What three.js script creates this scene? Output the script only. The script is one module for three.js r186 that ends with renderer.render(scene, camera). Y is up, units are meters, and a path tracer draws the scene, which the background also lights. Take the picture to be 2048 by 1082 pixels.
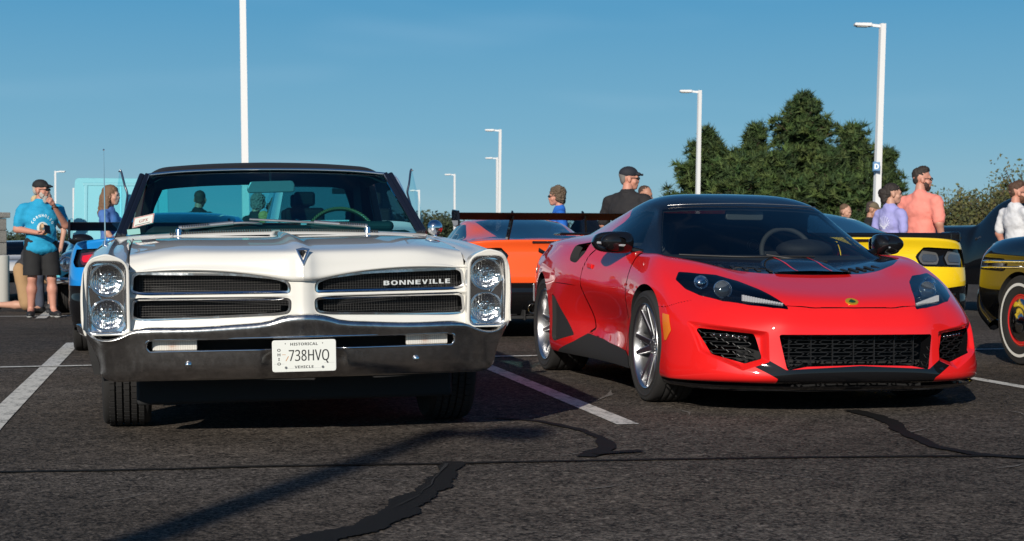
import * as THREE from 'three';
import { mergeGeometries } from 'three/addons/utils/BufferGeometryUtils.js';
import { RoundedBoxGeometry } from 'three/addons/geometries/RoundedBoxGeometry.js';
import { ImprovedNoise } from 'three/addons/math/ImprovedNoise.js';
import { FontLoader } from 'three/addons/loaders/FontLoader.js';
import { TextGeometry } from 'three/addons/geometries/TextGeometry.js';

// ---------------------------------------------------------------- camera, sky, sun, exposure
const scene = new THREE.Scene();
const camera = new THREE.PerspectiveCamera(18.62, 1024 / 541, 0.1, 2500);
camera.position.set(0, 0.88, 0);
camera.rotation.x = -0.01242;
camera.focus = 8.2; camera.userData.fStop = 9;
const renderer = new THREE.WebGLRenderer({ antialias: true });
renderer.setSize(1024, 541);
renderer.toneMapping = THREE.LinearToneMapping;
renderer.toneMappingExposure = 1.0;
renderer.shadowMap.enabled = true;
const SUN = new THREE.Vector3(-0.27, 0.42, 1).normalize();
const sun = new THREE.DirectionalLight(new THREE.Color(1, 0.93, 0.82), 4.7);
sun.position.copy(SUN).multiplyScalar(60); sun.target.position.set(0, 0, -12); sun.position.add(sun.target.position);
sun.castShadow = true; sun.shadow.mapSize.set(4096, 4096); sun.shadow.radius = 1;
Object.assign(sun.shadow.camera, { left: -30, right: 30, top: 30, bottom: -30, near: 1, far: 140 });
scene.add(sun, sun.target);
{
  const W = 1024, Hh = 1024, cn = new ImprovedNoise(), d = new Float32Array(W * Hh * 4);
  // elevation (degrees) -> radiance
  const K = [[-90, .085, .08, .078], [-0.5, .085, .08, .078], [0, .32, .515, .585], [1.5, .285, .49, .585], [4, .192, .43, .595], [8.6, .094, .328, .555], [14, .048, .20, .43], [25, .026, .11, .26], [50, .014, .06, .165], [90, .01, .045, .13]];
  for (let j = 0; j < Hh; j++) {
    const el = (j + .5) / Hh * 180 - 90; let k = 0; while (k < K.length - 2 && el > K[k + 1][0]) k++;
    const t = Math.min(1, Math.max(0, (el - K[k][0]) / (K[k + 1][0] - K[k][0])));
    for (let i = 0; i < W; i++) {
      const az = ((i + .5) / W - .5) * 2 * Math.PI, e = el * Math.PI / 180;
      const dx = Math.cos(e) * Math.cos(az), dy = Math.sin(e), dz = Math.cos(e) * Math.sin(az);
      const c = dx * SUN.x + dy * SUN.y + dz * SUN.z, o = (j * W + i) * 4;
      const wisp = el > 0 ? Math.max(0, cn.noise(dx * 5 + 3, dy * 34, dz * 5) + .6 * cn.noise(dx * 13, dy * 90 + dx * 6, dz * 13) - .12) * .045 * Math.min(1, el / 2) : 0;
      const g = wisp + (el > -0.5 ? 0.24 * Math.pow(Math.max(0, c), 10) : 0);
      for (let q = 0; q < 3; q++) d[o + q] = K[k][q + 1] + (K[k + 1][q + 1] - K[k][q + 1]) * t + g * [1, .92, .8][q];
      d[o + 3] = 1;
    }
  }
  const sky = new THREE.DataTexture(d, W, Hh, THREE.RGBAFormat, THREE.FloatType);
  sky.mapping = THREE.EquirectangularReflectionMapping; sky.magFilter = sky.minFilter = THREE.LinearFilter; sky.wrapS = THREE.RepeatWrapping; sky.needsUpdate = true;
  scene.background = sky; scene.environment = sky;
}
// ---------------------------------------------------------------- helpers
let seed = 7; const rnd = () => { seed = (seed * 1664525 + 1013904223) >>> 0; return seed / 4294967296; };
const rr = (a, b) => a + (b - a) * rnd();
const clamp = (x, a, b) => Math.min(b, Math.max(a, x)), lerp = (a, b, t) => a + (b - a) * t;
const sm = (a, b, x) => { const t = clamp((x - a) / (b - a), 0, 1); return t * t * (3 - 2 * t); };
const noise3 = new ImprovedNoise(), nz = (x, y, z) => noise3.noise(x, y, z);
const V = (x, y, z) => new THREE.Vector3(x, y, z);
const F0 = 3300, H0 = 0.88, YH = 500, CX = 1024;
// a place on the ground (or at height y) from distance and bearing
const spot = (px, D, y = 0) => V((px - CX) / F0 * D, y, -D);
const used = {};
function numbered(n) { const k = used[n] = (used[n] ?? -1) + 1; return k ? n + '_' + String(k).padStart(3, '0') : n; }
function thing(name, label, category, pos = [0, 0, 0], turn = 0, group) {
  const o = new THREE.Group(); o.name = numbered(name); o.position.set(...(pos.isVector3 ? pos.toArray() : pos)); o.rotation.y = turn;
  o.userData = { label, category }; if (group) o.userData.group = group; scene.add(o); return o;
}
function part(name, geos, mat, parent, label) {
  const list = (Array.isArray(geos) ? geos : [geos]).filter(Boolean);
  const m = new THREE.Mesh(list.length > 1 ? mergeAll(list) : list[0], mat); m.name = name; m.castShadow = m.receiveShadow = true;
  if (label) m.userData.label = label; parent.add(m); return m;
}
function mergeAll(l) {
  return mergeGeometries(l.map((g) => { g = g.index ? g.toNonIndexed() : g; for (const k of Object.keys(g.attributes)) if (!['position', 'normal', 'uv'].includes(k)) g.deleteAttribute(k); if (!g.attributes.uv) g.setAttribute('uv', new THREE.BufferAttribute(new Float32Array(g.attributes.position.count * 2), 2)); return g; }));
}
const tr = (g, x = 0, y = 0, z = 0, rx = 0, ry = 0, rz = 0) => { if (rx || ry || rz) g.applyMatrix4(new THREE.Matrix4().makeRotationFromEuler(new THREE.Euler(rx, ry, rz))); g.translate(x, y, z); return g; };
const box = (w, h, d, x = 0, y = 0, z = 0, r = 0.004) => tr(r > 0 ? new RoundedBoxGeometry(w, h, d, 2, Math.min(r, w / 2.1, h / 2.1, d / 2.1)) : new THREE.BoxGeometry(w, h, d), x, y, z);
const cyl = (r0, r1, h, n = 20, x = 0, y = 0, z = 0, rx = 0, ry = 0, rz = 0) => tr(new THREE.CylinderGeometry(r0, r1, h, n), x, y, z, rx, ry, rz);
const ball = (r, x = 0, y = 0, z = 0, sx = 1, sy = 1, sz = 1, n = 20) => { const g = new THREE.SphereGeometry(r, n, Math.ceil(n * .7)); g.scale(sx, sy, sz); g.translate(x, y, z); return g; };
const v3 = (p) => V(p[0], p[1], p[2]);
const tube = (pts, r, n = 24, k = 8, closed = false, t = .5) => new THREE.TubeGeometry(new THREE.CatmullRomCurve3(pts.map(v3), closed, 'catmullrom', t), n, r, k, closed);
// straight bar with a rectangular section between two points
function bar(a, b, w, h, up = [0, 1, 0], r = 0.003) {
  const A = v3(a), B = v3(b), L = A.distanceTo(B), g = r ? new RoundedBoxGeometry(w, h, L, 2, Math.min(r, w / 2.1, h / 2.1)) : new THREE.BoxGeometry(w, h, L);
  const m = new THREE.Matrix4().lookAt(A, B, v3(up)); m.setPosition(A.add(B).multiplyScalar(.5)); g.applyMatrix4(m); return g;
}
const shp = (pts) => new THREE.Shape(pts.map((p) => new THREE.Vector2(p[0], p[1])));
function rpoly(pts, r, n = 5) { // polygon with rounded corners
  const o = [], N = pts.length;
  for (let i = 0; i < N; i++) {
    const p = pts[(i + N - 1) % N], q = pts[i], s = pts[(i + 1) % N], R = Array.isArray(r) ? r[i] : r;
    const d1 = Math.hypot(p[0] - q[0], p[1] - q[1]), d2 = Math.hypot(s[0] - q[0], s[1] - q[1]), a = Math.min(R, d1 * .45) / d1, b = Math.min(R, d2 * .45) / d2;
    if (!R) { o.push(q); continue; }
    for (let k = 0; k <= n; k++) { const t = k / n, A = [lerp(q[0], p[0], a * (1 - t)), lerp(q[1], p[1], a * (1 - t))], B = [lerp(q[0], s[0], b * t), lerp(q[1], s[1], b * t)]; o.push([lerp(A[0], B[0], t), lerp(A[1], B[1], t)]); }
  }
  return o;
}
function ext(outer, depth, bevel = 0.003, holes = [], seg = 2) {
  const s = shp(outer); for (const h of holes) s.holes.push(new THREE.Path(h.map((p) => new THREE.Vector2(p[0], p[1]))));
  return new THREE.ExtrudeGeometry(s, { depth, bevelEnabled: bevel > 0, bevelThickness: bevel, bevelSize: bevel, bevelOffset: -bevel, bevelSegments: seg, curveSegments: 8 });
}
const flipX = (g) => { g = g.clone(); g.scale(-1, 1, 1); if (g.index) { const a = g.index.array; for (let i = 0; i < a.length; i += 3) { const t = a[i]; a[i] = a[i + 1]; a[i + 1] = t; } } else { for (const k of Object.keys(g.attributes)) { const A = g.attributes[k], s = A.itemSize, a = A.array; for (let i = 0; i < A.count; i += 3) for (let c = 0; c < s; c++) { const t = a[i * s + c]; a[i * s + c] = a[(i + 1) * s + c]; a[(i + 1) * s + c] = t; } } } return g; };
const both = (g) => [g, flipX(g)];
const bend = (g, f) => { const p = g.attributes.position, v = V(0, 0, 0); for (let i = 0; i < p.count; i++) { v.fromBufferAttribute(p, i); f(v); p.setXYZ(i, v.x, v.y, v.z); } g.computeVertexNormals(); return g; };

// ---- smooth sheets: B-spline nets, cut by implicit functions
function basis(n, S) { // open uniform cubic
  const out = [], m = n - 3, deg = Math.min(3, n - 1), kn = [];
  for (let i = 0; i < n + deg + 1; i++) kn.push(clamp(i - deg, 0, n - deg));
  for (const s of S) {
    const x = Math.min(s * (n - deg), n - deg - 1e-9), B = new Array(n + deg).fill(0); B[Math.floor(x) + deg] = 1;
    for (let d = 1; d <= deg; d++) for (let i = 0; i < n + deg - d; i++) { const a = kn[i + d] - kn[i], b = kn[i + d + 1] - kn[i + 1]; B[i] = (a ? (x - kn[i]) / a * B[i] : 0) + (b && i + 1 < B.length ? (kn[i + d + 1] - x) / b * B[i + 1] : 0); }
    out.push(B.slice(0, n));
  }
  return out;
}
const greville = (n) => { const deg = Math.min(3, n - 1), g = []; for (let i = 0; i < n; i++) { let s = 0; for (let k = 1; k <= deg; k++) s += clamp(i + k - deg, 0, n - deg); g.push(s / deg / (n - deg)); } return g; };
const lin = (n) => Array.from({ length: n + 1 }, (_, i) => i / n);
function mul(A, C, B) { // A: rows x R, C: R x S of points, B: cols x S
  const T = A.map((w) => C[0].map((_, j) => { const p = [0, 0, 0]; for (let i = 0; i < w.length; i++) if (w[i]) for (let q = 0; q < 3; q++) p[q] += w[i] * C[i][j][q]; return p; }));
  return T.map((row) => B.map((w) => { const p = [0, 0, 0]; for (let j = 0; j < w.length; j++) if (w[j]) for (let q = 0; q < 3; q++) p[q] += w[j] * row[j][q]; return p; }));
}
function surf(D, nv, nu, iter = 2, sym = true) { // D[row][col]; rows along v, columns along u
  let C = D.map((r) => r.map((p) => [...p])); const R = D.length, S = D[0].length, gv = basis(R, greville(R)), gu = basis(S, greville(S));
  for (let k = 0; k < iter; k++) { const A = mul(gv, C, gu); C = C.map((r, i) => r.map((p, j) => p.map((x, q) => x + (D[i][j][q] - A[i][j][q]) * .9))); }
  const G = mul(basis(R, lin(nv)), C, basis(S, lin(nu))), P = [], N = [], F = [], w = nu + 1;
  for (let i = 0; i <= nv; i++) for (let j = 0; j <= nu; j++) {
    const p = G[i][j], a = G[Math.max(0, i - 1)][j], b = G[Math.min(nv, i + 1)][j], c = G[i][Math.max(0, j - 1)], d = G[i][Math.min(nu, j + 1)];
    const e = [b[0] - a[0], b[1] - a[1], b[2] - a[2]], f = [d[0] - c[0], d[1] - c[1], d[2] - c[2]];
    let n = [f[1] * e[2] - f[2] * e[1], f[2] * e[0] - f[0] * e[2], f[0] * e[1] - f[1] * e[0]];
    if (sym && Math.abs(p[0]) < 1e-4) n[0] = 0;
    const l = Math.hypot(...n) || 1; P.push(p); N.push(n.map((x) => x / l));
    if (i < nv && j < nu) { const q = i * w + j; F.push([q, q + 1, q + w + 1], [q, q + w + 1, q + w]); }
  }
  return { P, N, F };
}
function split(m, f) { // -> [f < 0, f >= 0]
  const val = m.P.map((p) => f(p)), A = { P: [], N: [], F: [] }, B = { P: [], N: [], F: [] }, mapA = new Map(), mapB = new Map(), cut = new Map();
  const put = (M, mp, key, p, n) => { let i = mp.get(key); if (i === undefined) { i = M.P.length; M.P.push(p); M.N.push(n); mp.set(key, i); } return i; };
  const cross = (i, j) => { if (i > j) [i, j] = [j, i]; const k = i + '_' + j; if (!cut.has(k)) { const t = val[i] / (val[i] - val[j]), L = (X) => X[i].map((x, q) => x + (X[j][q] - x) * t), n = L(m.N), l = Math.hypot(...n) || 1; cut.set(k, [k, L(m.P), n.map((x) => x / l)]); } return cut.get(k); };
  for (const t of m.F) {
    const s = t.map((i) => val[i] < 0);
    if (s[0] === s[1] && s[1] === s[2]) { const [M, mp] = s[0] ? [A, mapA] : [B, mapB]; M.F.push(t.map((i) => put(M, mp, i, m.P[i], m.N[i]))); continue; }
    for (const side of [true, false]) {
      const [M, mp] = side ? [A, mapA] : [B, mapB], poly = [];
      for (let k = 0; k < 3; k++) { const i = t[k], j = t[(k + 1) % 3]; if ((val[i] < 0) === side) poly.push(put(M, mp, i, m.P[i], m.N[i])); if ((val[i] < 0) !== (val[j] < 0)) poly.push(put(M, mp, ...cross(i, j))); }
      for (let k = 1; k + 1 < poly.length; k++) M.F.push([poly[0], poly[k], poly[k + 1]]);
    }
  }
  return [A, B];
}
const cutOut = (m, f) => split(m, f)[1], keepIn = (m, f) => split(m, f)[0];
function sdPoly(poly) {
  return (x, y) => {
    let d = 1e9, s = 1; const N = poly.length;
    for (let i = 0, j = N - 1; i < N; j = i, i++) {
      const ex = poly[j][0] - poly[i][0], ey = poly[j][1] - poly[i][1], wx = x - poly[i][0], wy = y - poly[i][1], t = clamp((wx * ex + wy * ey) / (ex * ex + ey * ey || 1e-12), 0, 1), bx = wx - ex * t, by = wy - ey * t;
      d = Math.min(d, bx * bx + by * by);
      const c1 = y >= poly[i][1], c2 = y < poly[j][1], c3 = ex * wy > ey * wx;
      if ((c1 && c2 && c3) || (!c1 && !c2 && !c3)) s = -s;
    }
    return s * Math.sqrt(d);
  };
}
function sdLine(pts) { return (x, y) => { let d = 1e9; for (let i = 0; i + 1 < pts.length; i++) { const ex = pts[i + 1][0] - pts[i][0], ey = pts[i + 1][1] - pts[i][1], wx = x - pts[i][0], wy = y - pts[i][1], t = clamp((wx * ex + wy * ey) / (ex * ex + ey * ey), 0, 1); d = Math.min(d, Math.hypot(wx - ex * t, wy - ey * t)); } return d; }; }
function joinM(...ms) { const o = { P: [], N: [], F: [] }; for (const m of ms) { const b = o.P.length; for (const p of m.P) o.P.push(p); for (const n of m.N) o.N.push(n); for (const f of m.F) o.F.push(f.map((i) => i + b)); } return o; }
const mirrorM = (m) => ({ P: m.P.map((p) => [-p[0], p[1], p[2]]), N: m.N.map((p) => [-p[0], p[1], p[2]]), F: m.F.map((f) => [f[0], f[2], f[1]]) });
const moveM = (m, f) => ({ P: m.P.map((p, i) => f(p, m.N[i])), N: m.N, F: m.F });
const offM = (m, d) => moveM(m, (p, n) => [p[0] + n[0] * d, p[1] + n[1] * d, p[2] + n[2] * d]);
// wall round a cut edge: from boundary edges where |f| is small, towards move(p, n)
function wallM(m, f, move, tol = .006, steps = 1) {
  const cnt = new Map(); for (const t of m.F) for (let k = 0; k < 3; k++) { const a = t[k], b = t[(k + 1) % 3], key = a < b ? a + '_' + b : b + '_' + a; cnt.set(key, cnt.has(key) ? null : [a, b]); }
  const o = { P: [], N: [], F: [] }, id = new Map(), ok = (i) => Math.abs(f(m.P[i])) < tol;
  const get = (i) => { if (!id.has(i)) { id.set(i, o.P.length); for (let s = 0; s <= steps; s++) { const q = move(m.P[i], m.N[i], s / steps); o.P.push(q); o.N.push([0, 0, 0]); } } return id.get(i); };
  for (const e of cnt.values()) if (e && ok(e[0]) && ok(e[1])) { const a = get(e[0]), b = get(e[1]); for (let s = 0; s < steps; s++) o.F.push([b + s, a + s, a + s + 1], [b + s, a + s + 1, b + s + 1]); }
  return norm(o);
}
function norm(o) { o.N = o.P.map(() => [0, 0, 0]); for (const [a, b, c] of o.F) { const p = o.P[a], q = o.P[b], r = o.P[c], u = [q[0] - p[0], q[1] - p[1], q[2] - p[2]], w = [r[0] - p[0], r[1] - p[1], r[2] - p[2]], n = [u[1] * w[2] - u[2] * w[1], u[2] * w[0] - u[0] * w[2], u[0] * w[1] - u[1] * w[0]]; for (const i of [a, b, c]) for (let k = 0; k < 3; k++) o.N[i][k] += n[k]; } o.N = o.N.map((n) => { const l = Math.hypot(...n) || 1; return n.map((x) => x / l); }); return o; }
function geoM(m, uvf = (p) => [p[0] + p[2], p[1]]) {
  const g = new THREE.BufferGeometry(), P = new Float32Array(m.P.length * 3), N = new Float32Array(m.P.length * 3), U = new Float32Array(m.P.length * 2), I = new Uint32Array(m.F.length * 3);
  m.P.forEach((p, i) => { P.set(p, i * 3); N.set(m.N[i], i * 3); U.set(uvf(p), i * 2); }); m.F.forEach((f, i) => I.set(f, i * 3));
  g.setAttribute('position', new THREE.BufferAttribute(P, 3)); g.setAttribute('normal', new THREE.BufferAttribute(N, 3)); g.setAttribute('uv', new THREE.BufferAttribute(U, 2)); g.setIndex(new THREE.BufferAttribute(I, 1)); return g;
}
const cols2rows = (cols) => cols[0].map((_, i) => cols.map((c) => c[i]));
const symM = (m) => joinM(m, mirrorM(m));
const lathe = (pts, n = 48) => new THREE.LatheGeometry(pts.map((p) => new THREE.Vector2(p[0], p[1])), n);

// ---- textures
function dataTex(n, fn, rep, srgb = false) {
  const d = new Uint8Array(n * n * 4); for (let j = 0; j < n; j++) for (let i = 0; i < n; i++) { const c = fn(i / n, j / n, i, j), o = (j * n + i) * 4; d[o] = c[0]; d[o + 1] = c[1]; d[o + 2] = c[2]; d[o + 3] = 255; }
  const t = new THREE.DataTexture(d, n, n, THREE.RGBAFormat); t.wrapS = t.wrapT = THREE.RepeatWrapping; t.magFilter = THREE.LinearFilter; t.minFilter = THREE.LinearFilter; if (srgb) t.colorSpace = THREE.SRGBColorSpace; if (rep) t.repeat.set(rep, rep); t.needsUpdate = true; return t;
}
function canvasTex(w, h, draw) { const c = document.createElement('canvas'); c.width = w; c.height = h; draw(c.getContext('2d'), w, h); const t = new THREE.CanvasTexture(c); t.colorSpace = THREE.SRGBColorSpace; t.magFilter = THREE.LinearFilter; return t; }
// tiling value noise
const tileN = (() => { const R = []; let s = 99; for (let i = 0; i < 65536; i++) { s = (s * 1664525 + 1013904223) >>> 0; R.push(s / 4294967296); } return (u, v, k, o = 0) => { const x = u * k, y = v * k, x0 = Math.floor(x), y0 = Math.floor(y), fx = x - x0, fy = y - y0, h = (a, b) => R[(((a % k) + k) % k * 631 + ((b % k) + k) % k * 7919 + o * 131) & 65535], a = fx * fx * (3 - 2 * fx), b = fy * fy * (3 - 2 * fy); return lerp(lerp(h(x0, y0), h(x0 + 1, y0), a), lerp(h(x0, y0 + 1), h(x0 + 1, y0 + 1), a), b); }; })();

// ---- materials
const lc = (r, g, b) => new THREE.Color().setRGB(r, g, b);
const std = (c, rough = .6, metal = 0, o = {}) => new THREE.MeshStandardMaterial({ color: Array.isArray(c) ? lc(...c) : c, roughness: rough, metalness: metal, ...o });
const phys = (c, o) => new THREE.MeshPhysicalMaterial({ color: Array.isArray(c) ? lc(...c) : c, ...o });
const paint = (c, o = {}) => phys(c, { roughness: .42, clearcoat: 1, clearcoatRoughness: .02, ...o });
const smudge = dataTex(512, (u, v) => { const a = tileN(u, v, 6) * .5 + tileN(u, v, 23, 1) * .3 + tileN(u, v, 90, 2) * .2, b = sm(.35, .8, a); const r = 20 + b * 70; return [r, r, r]; });
const grime = dataTex(512, (u, v) => { const a = tileN(u, v, 4, 3) * .45 + tileN(u * 1, v, 37, 4) * .3 + tileN(u, v, 170, 5) * .25; const r = 165 + 90 * sm(.2, .75, a); return [r, r, r]; });
const haze = dataTex(512, (u, v) => { const a = tileN(u, v, 3, 13) * .3 + tileN(u, v * .25, 64, 14) * .35 + tileN(u, v, 150, 15) * .35, r = 36 + 38 * a; return [r, r, r]; });
const MAT = {
  chrome: std([.80, .80, .81], 1, 1, { roughnessMap: smudge }),
  chromeClean: std([.82, .82, .83], .05, 1),
  dirtyChrome: std([.70, .69, .68], 1, 1, { roughnessMap: haze, map: grime }),
  black: std([.012, .012, .013], .55), matte: std([.014, .014, .015], .85), gloss: paint([.006, .006, .007], { roughness: .5, specularIntensity: .05 }),
  rubber: std([.018, .017, .017], .82), glassClear: phys([.95, .97, .97], { transmission: 1, roughness: .0, thickness: 0, ior: 1.5 }),
  lampGlass: phys([.97, .98, .98], { transmission: 1, roughness: .03, thickness: 0, ior: 1.5 }),
  reflector: std([.86, .87, .88], .12, 1), silver: std([.42, .42, .43], .32, 1), steel: std([.30, .30, .31], .4, 1), cast: std([.10, .10, .10], .6, .6),
  darkGlass: phys([.42, .47, .47], { transmission: 1, roughness: 0, thickness: 0, ior: 1.5 }),
  white: std([.74, .74, .72], .5), red: paint([.74, .014, .014], { specularIntensity: .2 }), seat: std([.02, .02, .022], .7),
};
const pairM = (name, m, mat, parent) => { part(name, geoM(m), mat, parent); part(name, geoM(mirrorM(m)), mat, parent); };
const pairG = (name, g, mat, parent) => { const l = Array.isArray(g) ? mergeAll(g) : g; part(name, l, mat, parent); part(name, flipX(l), mat, parent); };
const flipM = (m) => { m.N = m.N.map((n) => n.map((x) => -x)); m.F = m.F.map((f) => [f[0], f[2], f[1]]); return m; };
const FLUTE = phys([.56, .57, .58], { metalness: 1, roughness: .14, bumpScale: .0035, bumpMap: dataTex(256, (u, v) => { const a = Math.pow(Math.abs(Math.sin(u * Math.PI * (v > .6 ? 11 : 17))), 1.5), r = Math.hypot(u - .5, v - .5), n = tileN(u, v, 14, 21), m = tileN(u, v, 38, 22); const q = clamp((a * .32 + n * .34 + m * .16 + .18 * Math.cos(r * 26)) * 255, 0, 255); return [q, q, q]; }) });
const PARKLENS = phys([.62, .60, .56], { roughness: .25, clearcoat: 1, map: dataTex(128, (u, v) => { const r = Math.exp(-(((u - .45) / .10) ** 2 + ((v - .5) / .4) ** 2)); const s = .75 + .25 * Math.abs(Math.sin(u * 60)); const n = tileN(u, v, 12, 9); return [255 * s * (1 - .35 * r * n), 255 * s * (1 - .75 * r * n), 255 * s * (1 - .9 * r * n)]; }) });
// ---------------------------------------------------------------- ground
{
  const N = 1024, asph = dataTex(N, (u, v, i, j) => {
    const a = tileN(u, v, 512, 1), b = tileN(u, v, 256, 2), c = tileN(u, v, 20, 3), d = tileN(u, v, 700, 6);
    const e = tileN(u, v, 128, 8); let k = .54 + .6 * (a - .5) + .95 * (b - .5) + .6 * (e - .5) + .22 * (c - .5) + .4 * (d - .5); if (a > .8 && b > .55) k += 1.0 * (a - .6); if (d < .2) k *= .6; if (e > .88) k += .3; if (tileN(u, v, 80, 11) > .93) k += .9; k = clamp(k, .08, 1.45) * 175;
    return [clamp(k * 1.02, 0, 255), clamp(k * .965, 0, 255), clamp(k * .93, 0, 255)];
  });
  asph.colorSpace = THREE.NoColorSpace;
  const bump = dataTex(N, (u, v) => { const a = tileN(u, v, 512, 1), b = tileN(u, v, 256, 2), d = tileN(u, v, 700, 6); const k = clamp((a * .5 + b * .7 + d * .3) / 1.5, 0, 1) * 255; return [k, k, k]; });
  const xs = [], zs = []; for (let x = -13; x <= 13.001; x += .1) xs.push(x); for (const x of [15, 18, 24, 34, 50, 80, 140, 300, 700, 1500]) { xs.push(x); xs.unshift(-x); }
  for (let z = 6; z >= -26; z -= .1) zs.push(z); for (const z of [-28, -32, -40, -60, -100, -180, -320, -700, -1800]) zs.push(z); for (const z of [9, 14, 22, 40, 90, 300]) zs.unshift(z);
  const P = [], C = [], U = [], I = [], w = xs.length;
  for (const z of zs) for (const x of xs) {
    P.push(x, 0, z); U.push(x / 2.2 + .06 * nz(x * .4, 1, z * .4), z / 2.2 + .06 * nz(x * .4, 7, z * .4));
    const big = nz(x * .16, 3.1, z * .16), mid = nz(x * .8, 5.7, z * .8), fine = nz(x * 3.1, 8.2, z * 3.1), str = nz(x * .5 + z * .12, 2.2, z * 2.6 - x * .5);
    let k = 1 + .20 * big + .14 * mid + .10 * fine + .22 * Math.max(0, str);
    const stain = Math.max(0, nz(x * .33 + 4, 11, z * .33)); k *= 1 - .35 * stain;
    k *= .172 * (1 + .34 * nz(x * .45 + 9, 1, z * .45)); C.push(k, k * (.88 + .03 * mid), k * (.765 + .06 * mid));
  }
  for (let j = 0; j + 1 < zs.length; j++) for (let i = 0; i + 1 < w; i++) { const q = j * w + i; I.push(q, q + 1, q + w, q + 1, q + w + 1, q + w); }
  for (let i = 0; i < I.length; i += 3) { const t = I[i + 1]; I[i + 1] = I[i + 2]; I[i + 2] = t; }
  const g = new THREE.BufferGeometry(); g.setAttribute('position', new THREE.Float32BufferAttribute(P, 3)); g.setAttribute('color', new THREE.Float32BufferAttribute(C, 3)); g.setAttribute('uv', new THREE.Float32BufferAttribute(U, 2)); g.setIndex(I); g.computeVertexNormals();
  const m = new THREE.Mesh(g, new THREE.MeshPhysicalMaterial({ map: asph, vertexColors: true, roughness: .95, specularIntensity: .25, bumpMap: bump, bumpScale: .006 })); m.name = 'parking_lot'; m.userData.kind = 'structure'; m.receiveShadow = true; scene.add(m);
}
// ---------------------------------------------------------------- painted lines, joints and tar on the lot
const gp = (px, py) => { const D = F0 * H0 / (py - YH); return [(px - CX) / F0 * D, -D]; };
function strip(name, pts, w, y, mat, label, category, rough = 0, step = .05) { // flat ribbon along ground points with a ragged edge
  const c = new THREE.CatmullRomCurve3(pts.map((p) => V(p[0], 0, p[1])), false, 'catmullrom', .3), L = c.getLength(), n = Math.max(2, Math.ceil(L / step)), P = [], U = [], I = [], N = [];
  const edge = (t, o) => nz(t * L * 5, o, pts[0][0] * 9) + .55 * nz(t * L * 17, o + 3, 2) + .4 * nz(t * L * 43, o + 5, 7); for (let i = 0; i <= n; i++) { const t = i / n, p = c.getPointAt(t), q = c.getTangentAt(t), W = typeof w === 'function' ? w(t) : w; const a = W / 2 * (1 + rough * edge(t, 1)) , b = W / 2 * (1 + rough * edge(t, 9)), s = rough * .6 * W * nz(t * L * 2.2, 4, 4); P.push(p.x - q.z * (a + s), y, p.z + q.x * (a + s), p.x + q.z * (b - s), y, p.z - q.x * (b - s)); U.push(0, t * L, W, t * L); N.push(0, 1, 0, 0, 1, 0); if (i < n) { const k = i * 2; I.push(k, k + 2, k + 1, k + 1, k + 2, k + 3); } }
  const g = new THREE.BufferGeometry(); g.setAttribute('position', new THREE.Float32BufferAttribute(P, 3)); g.setAttribute('normal', new THREE.Float32BufferAttribute(N, 3)); g.setAttribute('uv', new THREE.Float32BufferAttribute(U, 2)); g.setIndex(I);
  const m = new THREE.Mesh(g, mat); m.name = numbered(name); m.userData.kind = 'structure'; m.receiveShadow = true; scene.add(m); return m;
}
const worn = dataTex(512, (u, v) => { const a = tileN(u, v, 9, 1) * .4 + tileN(u, v, 60, 2) * .35 + tileN(u, v, 230, 3) * .25; const k = 255 * lerp(.30, 1, sm(.22, .46, a)) * lerp(.82, 1, tileN(u, v, 130, 7)); return [k, k * .985, k * .955]; });
worn.repeat.set(1.1, 1.1);
const lineMat = std([.66, .65, .62], .8, 0, { map: worn }), tarMat = phys([.010, .0095, .009], { roughness: .8, specularIntensity: .25 }), jointMat = phys([.012, .0115, .011], { roughness: .9, specularIntensity: .2 }), scuff = phys([.17, .155, .14], { roughness: .95, specularIntensity: .2 });
const mid = [.62, -8.25], dir = [-.183, -.983], across = [.983, -.21];
const bay = (o, a, b) => [[o[0] + dir[0] * a, o[1] + dir[1] * a], [o[0] + dir[0] * b, o[1] + dir[1] * b]];
strip('parking_line', bay([.585, -8.30], 0, 5.4), .115, .004, lineMat);
strip('parking_line', [[-2.30, -7.0], [-2.62, -8.3], [-4.15, -15.6]], .13, .004, lineMat);
strip('parking_line', [[3.62, -8.4], [3.22, -10.9], [2.75, -13.6]], .10, .004, lineMat);
strip('parking_line', [[-8.5, -11.0], [-3.3, -12.45], [.05, -13.6], [4.5, -14.6], [9, -15.6]], .10, .008, lineMat);
strip('parking_line', [[-9, -21.2], [-6.4, -21.9], [-5.0, -22.3]], .13, .004, lineMat);
strip('parking_line', [[-6.6, -23.6], [-6.0, -21.0]], .13, .012, lineMat);
// joints and tar seams
strip('pavement_joint', [gp(-260, 950), gp(200, 943), gp(560, 934), gp(900, 929), gp(1300, 921), gp(1800, 915), gp(2250, 914)], .042, .005, jointMat, 0, 0, .5, .03);
strip('tar_seam', [gp(905, 926), gp(890, 955), gp(850, 985), gp(795, 1030), gp(740, 1058), gp(640, 1080), gp(520, 1120)], (t) => lerp(.085, .13, sm(0, .5, t)), .0065, tarMat, 0, 0, .55, .01);
strip('tar_seam', [gp(985, 836), gp(1080, 845), gp(1160, 862), gp(1205, 880), gp(1212, 900), gp(1170, 916)], (t) => .045 + .05 * sm(.5, .9, t), .0065, tarMat, 0, 0, .6, .03);
strip('tar_seam', [gp(1700, 822), gp(1760, 836), gp(1810, 866), gp(1870, 894), gp(1960, 912), gp(2100, 921)], (t) => .09 - .03 * t, .0065, tarMat, 0, 0, .6, .03);
strip('tar_seam', [gp(1285, 905), gp(1235, 908), gp(1190, 912)], .06, .0095, tarMat, 0, 0, .7, .03);
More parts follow.
